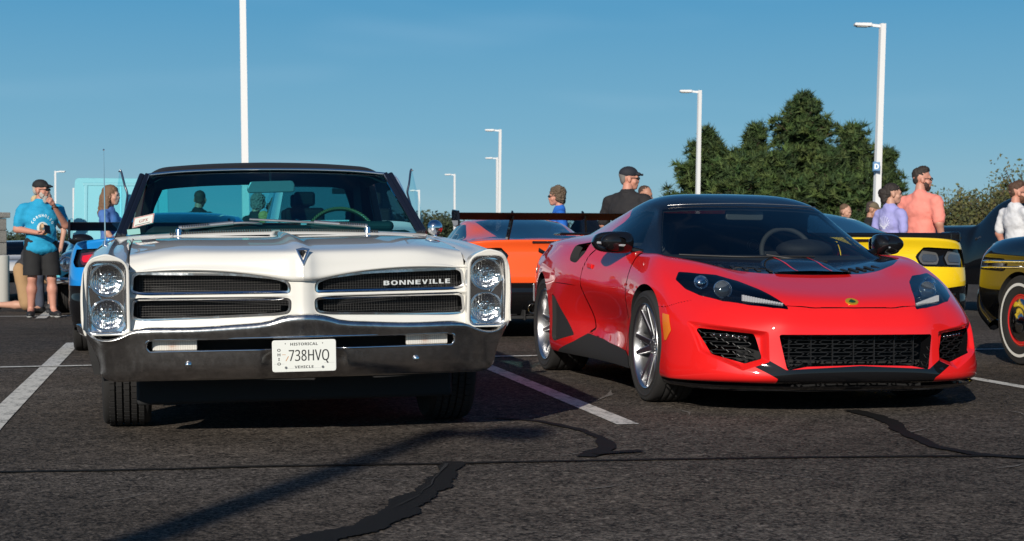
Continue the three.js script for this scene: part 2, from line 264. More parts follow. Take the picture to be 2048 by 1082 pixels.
for (const [a, b, w] of [[[1192, 803], [1222, 781], .05], [[1352, 820], [1380, 832], .03], [[1775, 872], [1860, 857], .02], [[1985, 940], [2048, 930], .025], [[1100, 918], [1210, 895], .012], [[700, 958], [830, 966], .012], [[1450, 938], [1700, 970], .012], [[2010, 822], [2050, 832], .03], [[300, 985], [180, 1010], .014], [[1250, 970], [1130, 985], .01], [[470, 890], [560, 880], .01]]) strip('scuff_mark', [gp(...a), [(gp(...a)[0] + gp(...b)[0]) / 2 + .03, (gp(...a)[1] + gp(...b)[1]) / 2], gp(...b)], (t) => w * .6 * Math.sin(Math.PI * clamp(t, .03, .97)) * (.6 + .8 * rnd()), .0045, scuff, 0, 0, 1.2, .02);
strip('pavement_crack', [gp(893, 932), gp(880, 950), gp(868, 962), gp(862, 975), gp(845, 985), gp(838, 996), gp(815, 1008), gp(790, 1020)], (t) => .012 * (1 - t * .7), .0105, std([.002, .002, .002], 1), 0, 0, 1.5, .01);
// ---------------------------------------------------------------- wheels
function tyreGeo(R, w, rimR, grooves = 4) {
  const p = [], h = w / 2, sh = .028; // profile from inner bead over the tread to the outer bead
  p.push([rimR, -h * .86], [rimR + .012, -h * .93]); for (let k = 0; k <= 6; k++) { const t = k / 6; p.push([lerp(rimR + .03, R - sh, t), -h * (.95 + .05 * Math.sin(t * Math.PI))]); }
  for (let k = 1; k <= 4; k++) { const a = k / 4 * Math.PI / 2; p.push([R - sh + sh * Math.sin(a) * .92, -h + sh * (1 - Math.cos(a))]); }
  const a0 = -h + sh, a1 = h - sh, gw = .005; for (let k = 1; k <= grooves; k++) { const x = lerp(a0, a1, k / (grooves + 1)); p.push([R, x - gw - .001], [R - .008, x - gw], [R - .008, x + gw], [R, x + gw + .001]); }
  for (let k = 4; k >= 1; k--) { const a = k / 4 * Math.PI / 2; p.push([R - sh + sh * Math.sin(a) * .92, h - sh * (1 - Math.cos(a))]); }
  for (let k = 0; k <= 6; k++) { const t = k / 6; p.push([lerp(R - sh, rimR + .03, t), h * (.95 + .05 * Math.sin(t * Math.PI))]); }
  p.push([rimR + .012, h * .93], [rimR, h * .86]);
  const g = lathe(p, 72); g.rotateZ(-Math.PI / 2); return g; // axis along x, outer side +x
}
function rimGeo(r, w) { const g = lathe([[r * .55, -w * .42], [r - .03, -w * .42], [r - .02, -w * .45], [r, -w * .47], [r, -w * .40], [r - .025, -w * .36], [r - .03, w * .25], [r - .014, w * .40], [r - .012, w * .44], [r - .003, w * .475], [r, w * .455], [r + .001, w * .42]], 72); g.rotateZ(-Math.PI / 2); return g; }
function makeWheel(parent, x, y, z, o) { // outer side towards sign of x
  const s = Math.sign(x), g = new THREE.Group(); g.name = 'wheel'; g.position.set(x, y, z); if (s < 0) g.rotation.y = Math.PI; parent.add(g);
  part('tyre', [tyreGeo(o.R, o.w, o.rim, o.grooves ?? 4), ...(o.tread ? o.tread(o) : [])], MAT.rubber, g);
  part('rim', [rimGeo(o.rim, o.w)], o.rimMat ?? MAT.silver, g);
  part('spokes', o.spokes(o), o.spokeMat ?? MAT.silver, g);
  if (o.disc) { const d = cyl(o.disc, o.disc, .03, 40, -.03, 0, 0, 0, 0, Math.PI / 2); part('brake_disc', [d], MAT.steel, g); }
  if (o.caliper) part('brake_caliper', [box(.08, .24, .09, -.03, .03, -o.rim * .66, .02)], o.caliper, g);
  return g;
}
function bladeSpokes(n, r0, r1, wIn, wOut, xIn, xOut, pair = 0, twist = 0) {
  const out = []; for (let k = 0; k < n; k++) {
    const a = k / n * Math.PI * 2 + (pair ? (k % 2 ? -pair : pair) : 0), g = ext(rpoly([[-wIn, r0], [-wOut, r1], [wOut, r1], [wIn, r0]], .004, 2), .03, .006);
    bend(g, (v) => { const t = clamp((v.y - r0) / (r1 - r0), 0, 1); v.z += lerp(xIn, xOut, t) + .012 * Math.sin(t * Math.PI); v.x += twist * t; });
    g.rotateY(Math.PI / 2); g.rotateX(a); out.push(g);
  } return out;
}
// ---------------------------------------------------------------- the red sports car
{
  const car = thing('sports_car', 'low red two-seat sports coupe with black roof and black grilles, nose toward the camera', 'car', [1.6504, 0, -9.7607], .21287);
  const body = new THREE.Group(); body.name = 'body'; body.rotation.z = -.0075; car.add(body);
  const cols = [
    [[0, .165, .95], [0, .19, .985], [0, .272, .985], [0, .428, .965], [0, .485, .955], [0, .565, .905], [0, .63, .79], [0, .70, .50], [0, .752, .27], [0, .80, -.04]],
    [[.25, .165, .94], [.25, .19, .975], [.25, .265, .975], [.25, .428, .955], [.25, .49, .94], [.24, .567, .885], [.24, .635, .77], [.24, .705, .48], [.24, .757, .25], [.24, .805, -.06]],
    [[.43, .165, .91], [.43, .19, .95], [.42, .25, .95], [.43, .428, .925], [.43, .50, .905], [.40, .574, .855], [.40, .65, .70], [.41, .715, .45], [.42, .768, .17], [.45, .812, -.13]],
    [[.60, .165, .84], [.60, .19, .885], [.59, .27, .87], [.575, .42, .86], [.57, .51, .82], [.54, .588, .76], [.55, .67, .58], [.55, .745, .33], [.56, .803, .08], [.62, .825, -.23]],
    [[.78, .165, .70], [.79, .19, .75], [.785, .31, .745], [.765, .44, .735], [.745, .525, .69], [.71, .60, .62], [.69, .69, .43], [.67, .768, .22], [.665, .825, 0], [.70, .838, -.30]],
    [[.895, .165, .50], [.905, .19, .52], [.895, .33, .50], [.885, .45, .49], [.87, .54, .45], [.845, .63, .37], [.815, .715, .24], [.775, .79, .08], [.735, .838, -.10], [.725, .845, -.34]],
    [[.90, .165, .34], [.915, .20, .34], [.91, .33, .33], [.91, .46, .32], [.90, .56, .28], [.88, .66, .22], [.85, .74, .12], [.81, .805, -.01], [.757, .848, -.15], [.735, .85, -.37]],
    [[.91, .165, 0], [.925, .22, 0], [.925, .35, 0], [.925, .48, 0], [.92, .58, 0], [.91, .675, -.02], [.88, .75, -.07], [.835, .81, -.14], [.785, .852, -.24], [.75, .855, -.43]],
    [[.895, .165, -.36], [.90, .22, -.36], [.885, .35, -.36], [.888, .48, -.36], [.90, .58, -.37], [.895, .67, -.38], [.878, .745, -.40], [.845, .80, -.43], [.805, .845, -.47], [.76, .862, -.53]],
    [[.872, .165, -.7], [.878, .22, -.7], [.848, .35, -.7], [.858, .48, -.7], [.893, .60, -.7], [.892, .68, -.7], [.878, .755, -.7], [.85, .815, -.7], [.815, .862, -.71], [.77, .895, -.75]],
    [[.868, .165, -1.05], [.876, .22, -1.05], [.842, .35, -1.05], [.855, .48, -1.05], [.908, .615, -1.05], [.905, .69, -1.05], [.89, .77, -1.05], [.86, .835, -1.05], [.815, .90, -1.06], [.765, .945, -1.07]],
    [[.88, .165, -1.4], [.893, .22, -1.4], [.866, .35, -1.4], [.878, .48, -1.4], [.93, .635, -1.4], [.925, .715, -1.4], [.905, .80, -1.4], [.87, .87, -1.4], [.81, .93, -1.42], [.735, .972, -1.44]],
    [[.91, .165, -1.9], [.935, .22, -1.9], [.935, .35, -1.9], [.94, .48, -1.9], [.95, .65, -1.9], [.945, .74, -1.9], [.92, .82, -1.9], [.875, .885, -1.9], [.80, .94, -1.9], [.67, .985, -1.9]],
    [[.90, .165, -2.4], [.925, .22, -2.4], [.93, .35, -2.4], [.935, .48, -2.4], [.935, .65, -2.4], [.925, .75, -2.4], [.90, .83, -2.4], [.845, .905, -2.4], [.77, .955, -2.4], [.62, .985, -2.4]],
    [[.85, .20, -2.85], [.875, .25, -2.85], [.88, .37, -2.85], [.885, .5, -2.85], [.885, .65, -2.85], [.872, .75, -2.85], [.84, .83, -2.85], [.78, .90, -2.85], [.73, .945, -2.85], [.6, .965, -2.85]],
    [[.72, .25, -3.28], [.75, .3, -3.3], [.76, .4, -3.3], [.76, .52, -3.3], [.76, .65, -3.3], [.75, .75, -3.28], [.73, .83, -3.24], [.68, .90, -3.18], [.65, .94, -3.1], [.5, .955, -3.0]],
    [[.4, .28, -3.42], [.42, .32, -3.45], [.43, .42, -3.46], [.43, .54, -3.46], [.43, .66, -3.46], [.42, .76, -3.44], [.41, .84, -3.4], [.4, .91, -3.32], [.38, .95, -3.2], [.32, .96, -3.05]],
    [[0, .28, -3.45], [0, .32, -3.48], [0, .42, -3.49], [0, .54, -3.49], [0, .66, -3.49], [0, .76, -3.47], [0, .84, -3.43], [0, .91, -3.35], [0, .95, -3.22], [0, .96, -3.07]]];
  // rows run bottom to top, columns from the nose centre round the side to the tail
  let sh = surf(cols2rows(cols), 96, 330, 3);
  const arch = (zc, R, yc) => (p) => (p[0] > .55 ? Math.hypot(p[2] - zc, p[1] - yc) - R : 1);
  const aF = arch(0, .352, .325), aR = arch(-2.575, .368, .345);
  const inw = (d) => (p, n, t) => [p[0] - d * t, p[1], p[2]];
  const F2 = (poly, r = 0, zmin = .3) => { const s = sdPoly(poly); return (p) => (p[2] > zmin ? s(p[0], p[1]) - r : 1); };
  const wells = [];
  for (const a of [aF, aR]) { sh = cutOut(sh, a); wells.push(wallM(sh, a, (p, n, t) => [p[0] - .26 * t, p[1], p[2]], .006)); }
  // openings in the nose
  const fMain = F2([[-.3, .415], [.425, .415], [.395, .252], [.3, .27], [-.3, .285]], .012), fSide = F2([[.555, .405], [.56, .414], [.79, .437], [.742, .325], [.60, .282], [.53, .305]], .014);
  const fBez = F2([[.50, .43], [.60, .445], [.83, .475], [.80, .33], [.62, .245], [.50, .29]], .012);
  let rest = cutOut(sh, fMain); const mainWall = wallM(rest, fMain, (p, n, t) => [p[0] * (1 - .02 * t), p[1] + (.34 - p[1]) * .06 * t, p[2] - .10 * t], .006, 2);
  let sideRing; [sideRing, rest] = split(rest, fBez);
  sideRing = cutOut(sideRing, fSide);
  const sinkSide = (p) => { const d = clamp(-fBez(p) / .03, 0, 1); return [p[0] - .004 * d, p[1], p[2] - .045 * sm(0, 1, d)]; };
  sideRing = norm(moveM(sideRing, sinkSide));
  const sideWall = wallM(sideRing, (p) => fSide([p[0] + .004, p[1], p[2] + .045]), (p, n, t) => [p[0] - .02 * t, p[1], p[2] - .07 * t], .02, 1);
  // head lamps
  const fLamp = F2([[.378, .582], [.50, .598], [.60, .617], [.70, .66], [.70, .735], [.655, .742], [.55, .713], [.46, .652]], .004, 0);
  const lampTop = sdPoly([[.375, .872], [.41, .785], [.455, .655], [.52, .49], [.60, .36], [.68, .30], [.765, .21], [.80, .27], [.785, .40], [.74, .53], [.66, .66], [.548, .763], [.44, .842]]);
  const fLampXZ = (p) => (p[2] > 0 && p[1] > .54 ? lampTop(p[0], p[2]) - .006 : 1);
  let lens; [lens, rest] = split(rest, fLampXZ);
  const lampWall = wallM(rest, fLampXZ, (p, n, t) => [p[0] - n[0] * .012 * t, p[1] - n[1] * .012 * t, p[2] - n[2] * .012 * t], .006);
  // black cowl panel with vents
  const cow = sdPoly([[-.3, .35], [.10, .347], [.30, .318], [.46, .22], [.58, .14], [.675, .0], [.72, -.2], [.735, -.32], [.735, -.6], [-.3, -.6]]), fCowl = (p) => (p[2] > -.6 && p[1] > .7 ? cow(p[0], p[2]) : 1);
  let cowl; [cowl, rest] = split(rest, fCowl);
  const fLip = F2([[-.3, .277], [.39, .242], [.41, .240], [.514, .303], [.57, .285], [.595, .272], [.50, .22], [.452, .192], [.452, .1], [-.3, .1]]);
  let lip; [lip, rest] = split(rest, fLip);
  const sideF = (poly) => { const s = sdPoly(poly); return (p) => (p[0] > .6 && p[2] < -.15 ? s(p[2], p[1]) : 1); };
  const fSill = sideF([[-.25, .0], [-.25, .205], [-.42, .262], [-.9, .285], [-1.38, .322], [-1.62, .255], [-1.95, .19], [-2.3, .1]]);
  let sill; [sill, rest] = split(rest, fSill);
  const fWedge = sideF(rpoly([[-2.11, .57], [-2.02, .545], [-1.62, .30], [-2.06, .235], [-2.13, .25]], .02)), fIntake = sideF(rpoly([[-1.80, .91], [-1.50, .93], [-1.44, .86], [-1.55, .785], [-1.72, .80]], .04));
  let wedge, intake; [wedge, rest] = split(rest, fWedge); [intake, rest] = split(rest, fIntake);
  const wedgeWall = wallM(rest, fWedge, (p, n, t) => [p[0] - .03 * t, p[1], p[2]]), intakeWall = wallM(rest, fIntake, (p, n, t) => [p[0] - .06 * t, p[1], p[2]]);
  // panel seams
  const seams = [], seam = (f, w = .0035) => { let a, b; [a, b] = split(rest, (p) => Math.abs(f(p)) - w); rest = b; seams.push(offM(a, -.006)); };
  const doorF = sdLine([[-.44, .20], [-.415, .45], [-.43, .60], [-.415, .74], [-.45, .84], [-.52, .875]]), doorR = sdLine([[-1.36, .33], [-1.27, .36], [-1.33, .50], [-1.39, .64], [-1.39, .74], [-1.33, .84], [-1.24, .90], [-1.13, .955]]), doorB = sdLine([[-.44, .235], [-1.33, .325]]), creaseR = sdLine([[-1.39, .636], [-2.16, .652]]), fendF = sdLine([[.335, .56], [.42, .555], [.6, .57]]);
  const hs = sdLine([[0, .903], [.24, .886], [.37, .858], [.38, .868]]);
  seam((p) => (p[0] > .6 ? doorF(p[2], p[1]) : 1), .0085); seam((p) => (p[0] > .6 ? doorR(p[2], p[1]) : 1), .0085); seam((p) => (p[0] > .6 ? doorB(p[2], p[1]) : 1), .003); seam((p) => (p[0] > .6 ? creaseR(p[2], p[1]) : 1), .003);
  seam((p) => (p[0] > .6 && p[2] > .2 ? Math.abs(p[1] - lerp(.555, .60, sm(.33, .55, p[2])) ) + (p[2] > .52 ? 1 : 0) : 1), .003);
  seam((p) => (p[2] > .6 && p[1] > .5 && p[0] < .385 ? hs(p[0], p[2]) : 1), .003);
  const fDoor = (p) => (p[0] > .6 ? sdPoly([[-.44, .235], [-.415, .45], [-.43, .60], [-.415, .74], [-.45, .84], [-.52, .99], [-1.05, .99], [-1.13, .955], [-1.24, .90], [-1.33, .84], [-1.39, .74], [-1.39, .64], [-1.33, .50], [-1.27, .36], [-1.33, .325]])(p[2], p[1]) : 1);
  let door; [door, rest] = split(rest, fDoor);
  const tail = (p) => p[2] + 3.2; 
  const uvB = (p) => [p[0] + p[2], p[1]];
  const RED = MAT.red;
  part('shell', geoM(symM(rest), uvB), RED, body); 
  for (const m of [door, mirrorM(door)]) part('door', geoM(m), RED, body);
  for (const q of seams) pairM('panel_gap', q, MAT.black, body);
  pairM('bumper_vent_surround', sideRing, RED, body);
  for (const w of wells) pairM('wheel_well', w, MAT.matte, body);
  part('front_splitter', [geoM(symM(lip)), geoM(symM(moveM(keepIn(sh, (p) => (p[2] > .33 ? p[1] - .185 : 1)), (p) => [p[0] * .985, p[1] - .034, p[2] - .012]))), geoM(symM(joinM(mainWall, sideWall))), ext(rpoly([[-.84, .34], [-.8, .6], [-.62, .80], [-.3, .91], [.3, .91], [.62, .80], [.8, .6], [.84, .34]], .05), .012, .003).rotateX(Math.PI / 2).translate(0, .135, 0)], MAT.gloss, body);
  pairM('side_sill', offM(sill, .004), MAT.matte, body);
  pairM('rear_brake_duct', joinM(offM(wedge, -.03), wedgeWall), MAT.matte, body); pairM('shoulder_intake', joinM(offM(intake, -.055), intakeWall), MAT.matte, body);
  // dark bowl behind the front openings and floor pan
  part('undertray', [box(1.5, .02, 3.9, 0, .15, -1.4, 0), box(1.1, .26, .02, 0, .33, .58, 0), box(1.3, .02, .6, 0, .5, .45, 0)], MAT.matte, body);
  // grille nets: flattened hexagon wires
  const hexNet = (x0, x1, y0, y1, zf, inside, cw = .118, ch = .044) => {
    const g = []; const W = .0024;
    for (let r = 0, y = y0; y < y1; r++, y += ch / 2 * 1) for (let x = x0 + (r % 2 ? cw / 2 + .008 : 0); x < x1; x += cw + .016) {
      const pts = [[x + cw * .14, y], [x + cw * .86, y], [x + cw, y + ch * .28], [x + cw * .86, y + ch * .42], [x + cw * .14, y + ch * .42], [x, y + ch * .18]];
      for (let k = 0; k < 6; k++) { const a = pts[k], b = pts[(k + 1) % 6]; if (inside(a[0], a[1]) && inside(b[0], b[1])) g.push(bar([a[0], a[1], zf(a[0])], [b[0], b[1], zf(b[0])], W, .012, [0, 0, 1], 0)); }
    } return mergeAll(g);
  };
  const zMain = (x) => .885 - .22 * x * x, sMain = sdPoly([[-.43, .42], [.43, .42], [.40, .25], [0, .285], [-.40, .25]]), sSide = sdPoly([[.555, .412], [.80, .445], [.75, .32], [.60, .272], [.52, .30]]);
  const net = std([.03, .03, .032], .35, .5);
  const mg = part('main_grille', [hexNet(-.46, .46, .243, .43, zMain, (x, y) => sMain(x, y) < .004)], net, body);
  for (const x of [-.36, -.24, -.12, 0, .12, .24, .36]) part('grille_rib', [bar([x, .258, zMain(x) + .004], [x, .425, zMain(x) + .004], .004, .012, [0, 0, 1], 0)], net, mg);
  for (const s of [1, -1]) { const zS = (x) => .80 - .55 * (x - .55) - .8 * (x - .55) * (x - .55), g = hexNet(.50, .82, .25, .45, zS, (x, y) => sSide(x, y) < .002, .085, .044); part('side_grille', [s > 0 ? g : flipX(g)], net, body); const f = bar([.565, .405, zS(.565) + .012], [.735, .418, zS(.735) + .012], .016, .02); part('fog_lamp_strip', [s > 0 ? f : flipX(f)], MAT.lampGlass, body); const led = []; for (let k = 0; k < 6; k++) led.push(ball(.007, .58 + k * .028, .407 + k * .002, zS(.58 + k * .028) + .006)); const L = mergeAll(led); part('fog_lamp_bulbs', [s > 0 ? L : flipX(L)], MAT.reflector, body); }
  // head lamps
  for (const s of [1, -1]) {
    const lamp = new THREE.Group(); lamp.name = 'headlight'; body.add(lamp); const S = (g) => (s > 0 ? g : flipX(g)), M = (m) => (s > 0 ? m : mirrorM(m));
    part('lens_cover', geoM(M(offM(lens, .001))), phys([.6, .62, .63], { transmission: 1, roughness: 0, thickness: 0 }), lamp);
    part('lamp_housing', [geoM(M(norm(offM(lens, -.055)))), geoM(M(lampWall))], MAT.gloss, lamp);
    const nrm = V(.05, .28, .95);
    const pod = (r, x, y, z) => { const q = (g) => { g.rotateX(Math.PI / 2); g.lookAt(nrm); g.translate(x, y, z); return g; }; return { cup: tr(lathe([[r * .2, -r * .5], [r * .8, -r * .2], [r * 1.02, r * .2], [r * 1.12, r * .25], [r * 1.15, r * .1], [r * 1.1, -r * .2]], 32), 0, 0, 0, Math.PI / 2).lookAt(nrm).translate(x, y, z), ball: tr(ball(r * .98, 0, 0, 0, 1, 1, .7, 24), 0, 0, -r * .05).lookAt(nrm).translate(x, y, z) }; };
    const a = pod(.047, .612, .655, .512), b = pod(.036, .692, .692, .375);
    part('projector', [S(a.cup)], MAT.chrome, lamp); part('projector_lens', [S(a.ball)], phys([.16, .18, .19], { roughness: .05, metalness: .6, clearcoat: 1 }), lamp);
    part('high_beam', [S(b.cup), S(b.ball)], MAT.chromeClean, lamp);
    const drl = []; for (let k = 0; k < 16; k++) { const t = k / 15, x = lerp(.392, .57, t), y = lerp(.584, .612, t), z = lerp(.836, .725, t); drl.push(box(.0125, lerp(.018, .034, t), .018, x, y + .004 * t, z, .002)); } part('running_light', [S(mergeAll(drl))], phys([.34, .35, .37], { roughness: .3, clearcoat: 1 }), lamp);
  }
  for (const s of [1, -1]) { const st = sdPoly([[.345, .52], [.425, .513], [.475, .43], [.43, .375], [.40, .37]]); let m = offM(keepIn(sh, (p) => (p[0] > .6 && p[2] > .3 ? st(p[2], p[1]) : 1)), .004); part('side_marker', geoM(s > 0 ? m : mirrorM(m)), phys([.85, .22, .01], { roughness: .2, clearcoat: 1 }), body); }
  // cowl: black panel, raised rib with red pinstripes, louvres
  part('cowl_panel', [geoM(symM(cowl))], MAT.gloss, body);
  const onCowl = (x, z) => lerp(.752, .803, clamp((.27 - z) / .31, 0, 1.6)) + .0 * x;
  const rib = surf([0, .08, .16, .24, .31].map((t) => { const z = .346 - t * 1.2, h = .006 + .028 * sm(0, .16, t), w = lerp(.20, .165, t / .31); return [[-w - .03, onCowl(0, z) - .004, z], [-w, onCowl(0, z) + h * .7, z], [-w * .6, onCowl(0, z) + h, z], [0, onCowl(0, z) + h + .004, z], [w * .6, onCowl(0, z) + h, z], [w, onCowl(0, z) + h * .7, z], [w + .03, onCowl(0, z) - .004, z]]; }), 24, 48, 1, false);
  if (rib.N[600][1] < 0) flipM(rib);
  part('cowl_rib', geoM(rib), MAT.gloss, body);
  for (const s of [1, -1]) part('pinstripe', geoM(offM(keepIn(rib, (p) => Math.abs(p[0] - s * .105) - .0055), .0015)), RED, body);
  for (const s of [1, -1]) for (let k = 0; k < 5; k++) { const x = .24 + k * .062, z0 = .30 - (x - .22) * .5; const l = bar([x, onCowl(x, z0) + .003, z0], [x - .012, onCowl(x, z0 - .09) + .006, z0 - .095], .022, .008, [0, 1, .2], .004); part('cowl_louvre', [s > 0 ? l : flipX(l)], std([.012, .012, .013], .5), body); }
  // nose badge
  { const b = new THREE.Group(); b.name = 'badge'; b.position.set(0, .6, .862); b.rotation.x = -1.0; body.add(b); const e = cyl(.036, .037, .008, 32, 0, 0, 0, Math.PI / 2); e.scale(1, .82, 1); part('badge_rim', e, std([.75, .48, .04], .25, .6), b); const c = ext(rpoly([[0, .019], [.024, -.008], [0, -.018], [-.024, -.008]], .012), .003, .001).translate(0, 0, .004); part('badge_centre', c, std([.01, .05, .02], .3), b); }
  // ---- greenhouse
  const st = [
    [[0, .797, -.02], [.25, .80, -.05], [.45, .807, -.12], [.60, .82, -.21], [.69, .833, -.29], [.725, .84, -.34], [.75, .84, -.37]],
    [[0, .94, -.28], [.25, .938, -.30], [.44, .935, -.35], [.575, .93, -.42], [.655, .92, -.49], [.70, .895, -.53], [.765, .852, -.56]],
    [[0, 1.07, -.55], [.24, 1.067, -.57], [.42, 1.058, -.61], [.54, 1.047, -.665], [.612, 1.028, -.72], [.66, .985, -.75], [.77, .888, -.76]],
    [[0, 1.168, -.79], [.22, 1.165, -.80], [.38, 1.16, -.82], [.48, 1.153, -.85], [.553, 1.132, -.90], [.615, 1.06, -.95], [.768, .925, -.98]],
    [[0, 1.238, -1.06], [.2, 1.236, -1.06], [.36, 1.228, -1.07], [.47, 1.208, -1.09], [.558, 1.158, -1.12], [.625, 1.07, -1.17], [.765, .95, -1.2]],
    [[0, 1.248, -1.4], [.2, 1.245, -1.4], [.35, 1.235, -1.4], [.46, 1.21, -1.4], [.545, 1.158, -1.42], [.62, 1.075, -1.45], [.73, .97, -1.46]],
    [[0, 1.195, -1.85], [.2, 1.19, -1.85], [.34, 1.18, -1.85], [.44, 1.155, -1.85], [.53, 1.105, -1.85], [.60, 1.05, -1.86], [.68, .975, -1.87]],
    [[0, 1.10, -2.4], [.18, 1.098, -2.4], [.32, 1.09, -2.4], [.42, 1.075, -2.4], [.50, 1.045, -2.4], [.56, 1.01, -2.4], [.63, .965, -2.4]],
    [[0, .965, -3.05], [.15, .965, -3.05], [.28, .965, -3.03], [.4, .96, -3.0], [.48, .958, -2.97], [.54, .955, -2.93], [.6, .95, -2.88]]];
  let gh = surf(st, 150, 70, 3); if (gh.N[80 * 71 + 3][1] < 0) flipM(gh);
  const hdr = (x) => 1.150 - .06 * x * x, pil = (y) => lerp(.700, .522, clamp((y - .843) / .313, -.3, 1));
  const fWs = (p) => (p[2] > -1.0 ? Math.max(p[0] - pil(p[1]), p[1] - hdr(p[0]), .812 + .03 * p[0] - p[1]) : 1);
  const dlo = sdPoly(rpoly([[-.66, .90], [-.93, 1.118], [-1.10, 1.128], [-1.24, 1.095], [-1.46, 1.005], [-1.2, .975], [-.75, .90]], .02)), fSide2 = (p) => (p[0] > .5 && p[2] < -.5 ? dlo(p[2], p[1]) : 1);
  let ws, sg; [ws, gh] = split(gh, fWs); [sg, gh] = split(gh, fSide2);
  const but = sdPoly([[-1.62, 1.2], [-1.36, 1.098], [-1.36, 1.06], [-1.475, 1.002], [-1.25, .955], [-1.2, .85], [-4, .8], [-4, 1.0], [-2.4, 1.12]]), fBut = (p) => (p[0] > .43 + (p[2] < -2.3 ? 1 : 0) ? but(p[2], p[1]) : 1);
  let bt; [bt, gh] = split(gh, fBut);
  const fRw = (p) => (p[2] < -1.75 && p[2] > -2.75 ? Math.max(p[0] - .36, -1.8 - p[2] > 0 ? -1 : 1, p[2] + 1.8) : 1); let rw; [rw, gh] = split(gh, fRw);
  const stripeR = keepIn(gh, (p) => (p[1] > 1.166 && p[2] < -.83 && p[2] > -1.75 ? Math.abs(p[0] - .138 + .0 * p[2]) - .006 : 1));
  part('roof', [geoM(symM(gh))], MAT.gloss, body);
  for (const s of [1, -1]) part('roof_stripe', geoM(offM(s > 0 ? stripeR : mirrorM(stripeR), .0015)), RED, body);
  pairM('rear_buttress', bt, RED, body); part('cabin_lining', [geoM(symM(offM(bt, -.015))), geoM(symM(offM(gh, -.02)))], MAT.matte, body);
  part('windshield', geoM(symM(ws)), phys([.60, .66, .66], { transmission: 1, roughness: 0, thickness: 0, ior: 1.45 }), body);
  for (const s of [1, -1]) part('side_window', geoM(s > 0 ? sg : mirrorM(sg)), phys([.5, .56, .57], { transmission: 1, roughness: 0, thickness: 0 }), body);
  part('rear_window', geoM(symM(rw)), phys([.12, .14, .14], { transmission: 1, roughness: 0, thickness: 0 }), body);
  part('roof_trim', [tube([[-.50, 1.160, -.853], [-.38, 1.167, -.812], [-.2, 1.173, -.788], [0, 1.176, -.78], [.2, 1.173, -.788], [.38, 1.167, -.812], [.50, 1.160, -.853]], .003, 40, 6)], std([.35, .35, .36], .3, .8), body);
  // wiper, cabin
  part('wiper', [tube([[-.62, .848, -.24], [-.3, .838, -.06], [-.06, .842, -.03], [.16, .842, -.045]], .006, 24, 6), tube([[-.14, .85, -.05], [.0, .828, .02], [.22, .81, .0]], .008, 12, 6)], MAT.black, body);
  const inr = std([.018, .018, .02], .75);
  part('dashboard', [bend(box(1.38, .14, .62, 0, .79, -.60, .05), (v) => { v.y += .03 * Math.cos(v.x * 2) - .02; v.z += -.25 * v.x * v.x; }), tr(ball(.16, 0, 0, 0, 1.15, .42, .9), .33, .885, -.62), box(1.4, .5, .04, 0, .55, -.95, 0)], inr, body);
  part('cabin_floor', [box(1.45, .04, 1.7, 0, .3, -1.3, 0), ext([[-.70, .3], [.70, .3], [.66, .93], [.47, 1.13], [-.47, 1.13], [-.66, .93]], .03, 0).translate(0, 0, -1.66), box(.04, .5, 1.2, .72, .6, -1.2, 0), box(.04, .5, 1.2, -.72, .6, -1.2, 0)], inr, body);
  for (const s of [1, -1]) { const sg2 = new THREE.Group(); sg2.name = 'car_seat'; sg2.position.set(.34 * s, .35, -1.42); body.add(sg2); part('seat_back', [bend(box(.48, .62, .13, 0, .42, -.10, .05), (v) => { v.z -= .28 * (v.y - .1); v.x *= 1 - .35 * sm(.35, .75, v.y); })], MAT.seat, sg2); part('headrest', [box(.26, .17, .09, 0, .70, -.28, .04)], MAT.seat, sg2); part('seat_emblem', [tr(new THREE.TorusGeometry(.045, .003, 8, 32), 0, .56, -.135, -.26), tr(new THREE.TorusGeometry(.03, .0025, 8, 28), 0, .56, -.135, -.26)], std([.16, .16, .16], .5), sg2); part('seat_cushion', [box(.5, .14, .5, 0, .08, .15, .05)], MAT.seat, sg2); }
  { const w = new THREE.Group(); w.name = 'steering_wheel'; w.position.set(.34, .86, -.93); w.rotation.x = -.42; body.add(w); part('wheel_rim', new THREE.TorusGeometry(.175, .016, 12, 48), std([.05, .05, .05], .7), w); part('wheel_hub', [ball(.06, 0, 0, -.01, 1, 1, .5), box(.32, .03, .02, 0, 0, 0, .008), box(.03, .16, .02, 0, -.08, 0, .008)], MAT.seat, w); }
  part('interior_mirror', [tr(ext(rpoly([[-.125, -.034], [.125, -.034], [.125, .034], [-.125, .034]], .02), .02, .005), 0, 1.105, -.83), box(.04, .06, .03, 0, 1.15, -.83, .01)], std([.10, .11, .11], .35, .3), body);
  // wing mirrors
  for (const s of [1, -1]) {
    const m = new THREE.Group(); m.name = 'wing_mirror'; body.add(m); const S = (g) => (s > 0 ? g : flipX(g));
    const hsg = surf([0, .12, .3, .6, .85, 1].map((t, i) => { const k = [.45, .82, 1, 1, .95, .9][i], z = .045 - t * .15, c = [.905, .922 - 0]; return lin(10).map((a) => { const th = a * Math.PI * 2, ex = (v) => Math.sign(v) * Math.pow(Math.abs(v), .62); return [c[0] + .113 * k * ex(Math.cos(th)) + .01, c[1] + .066 * k * ex(Math.sin(th)) * (1 - .18 * Math.cos(th)), z - .64 - .06 * Math.cos(th)]; }); }), 20, 40, 1, false);
    part('mirror_housing', [S(geoM(hsg)), S(tr(ball(.06, 0, 0, 0, 1.65, .95, .6), .905, .925, -.612))], MAT.gloss, m);
    part('mirror_arm', [S(bar([.73, .86, -.60], [.83, .885, -.63], .05, .035, [0, 1, 0], .012))], MAT.gloss, m);
    part('turn_signal', [S(tube([[.835, .898, -.585], [.90, .905, -.588], [.97, .913, -.615], [1.012, .918, -.66]], .009, 20, 8))], std([.55, .56, .58], .25, .5), m);
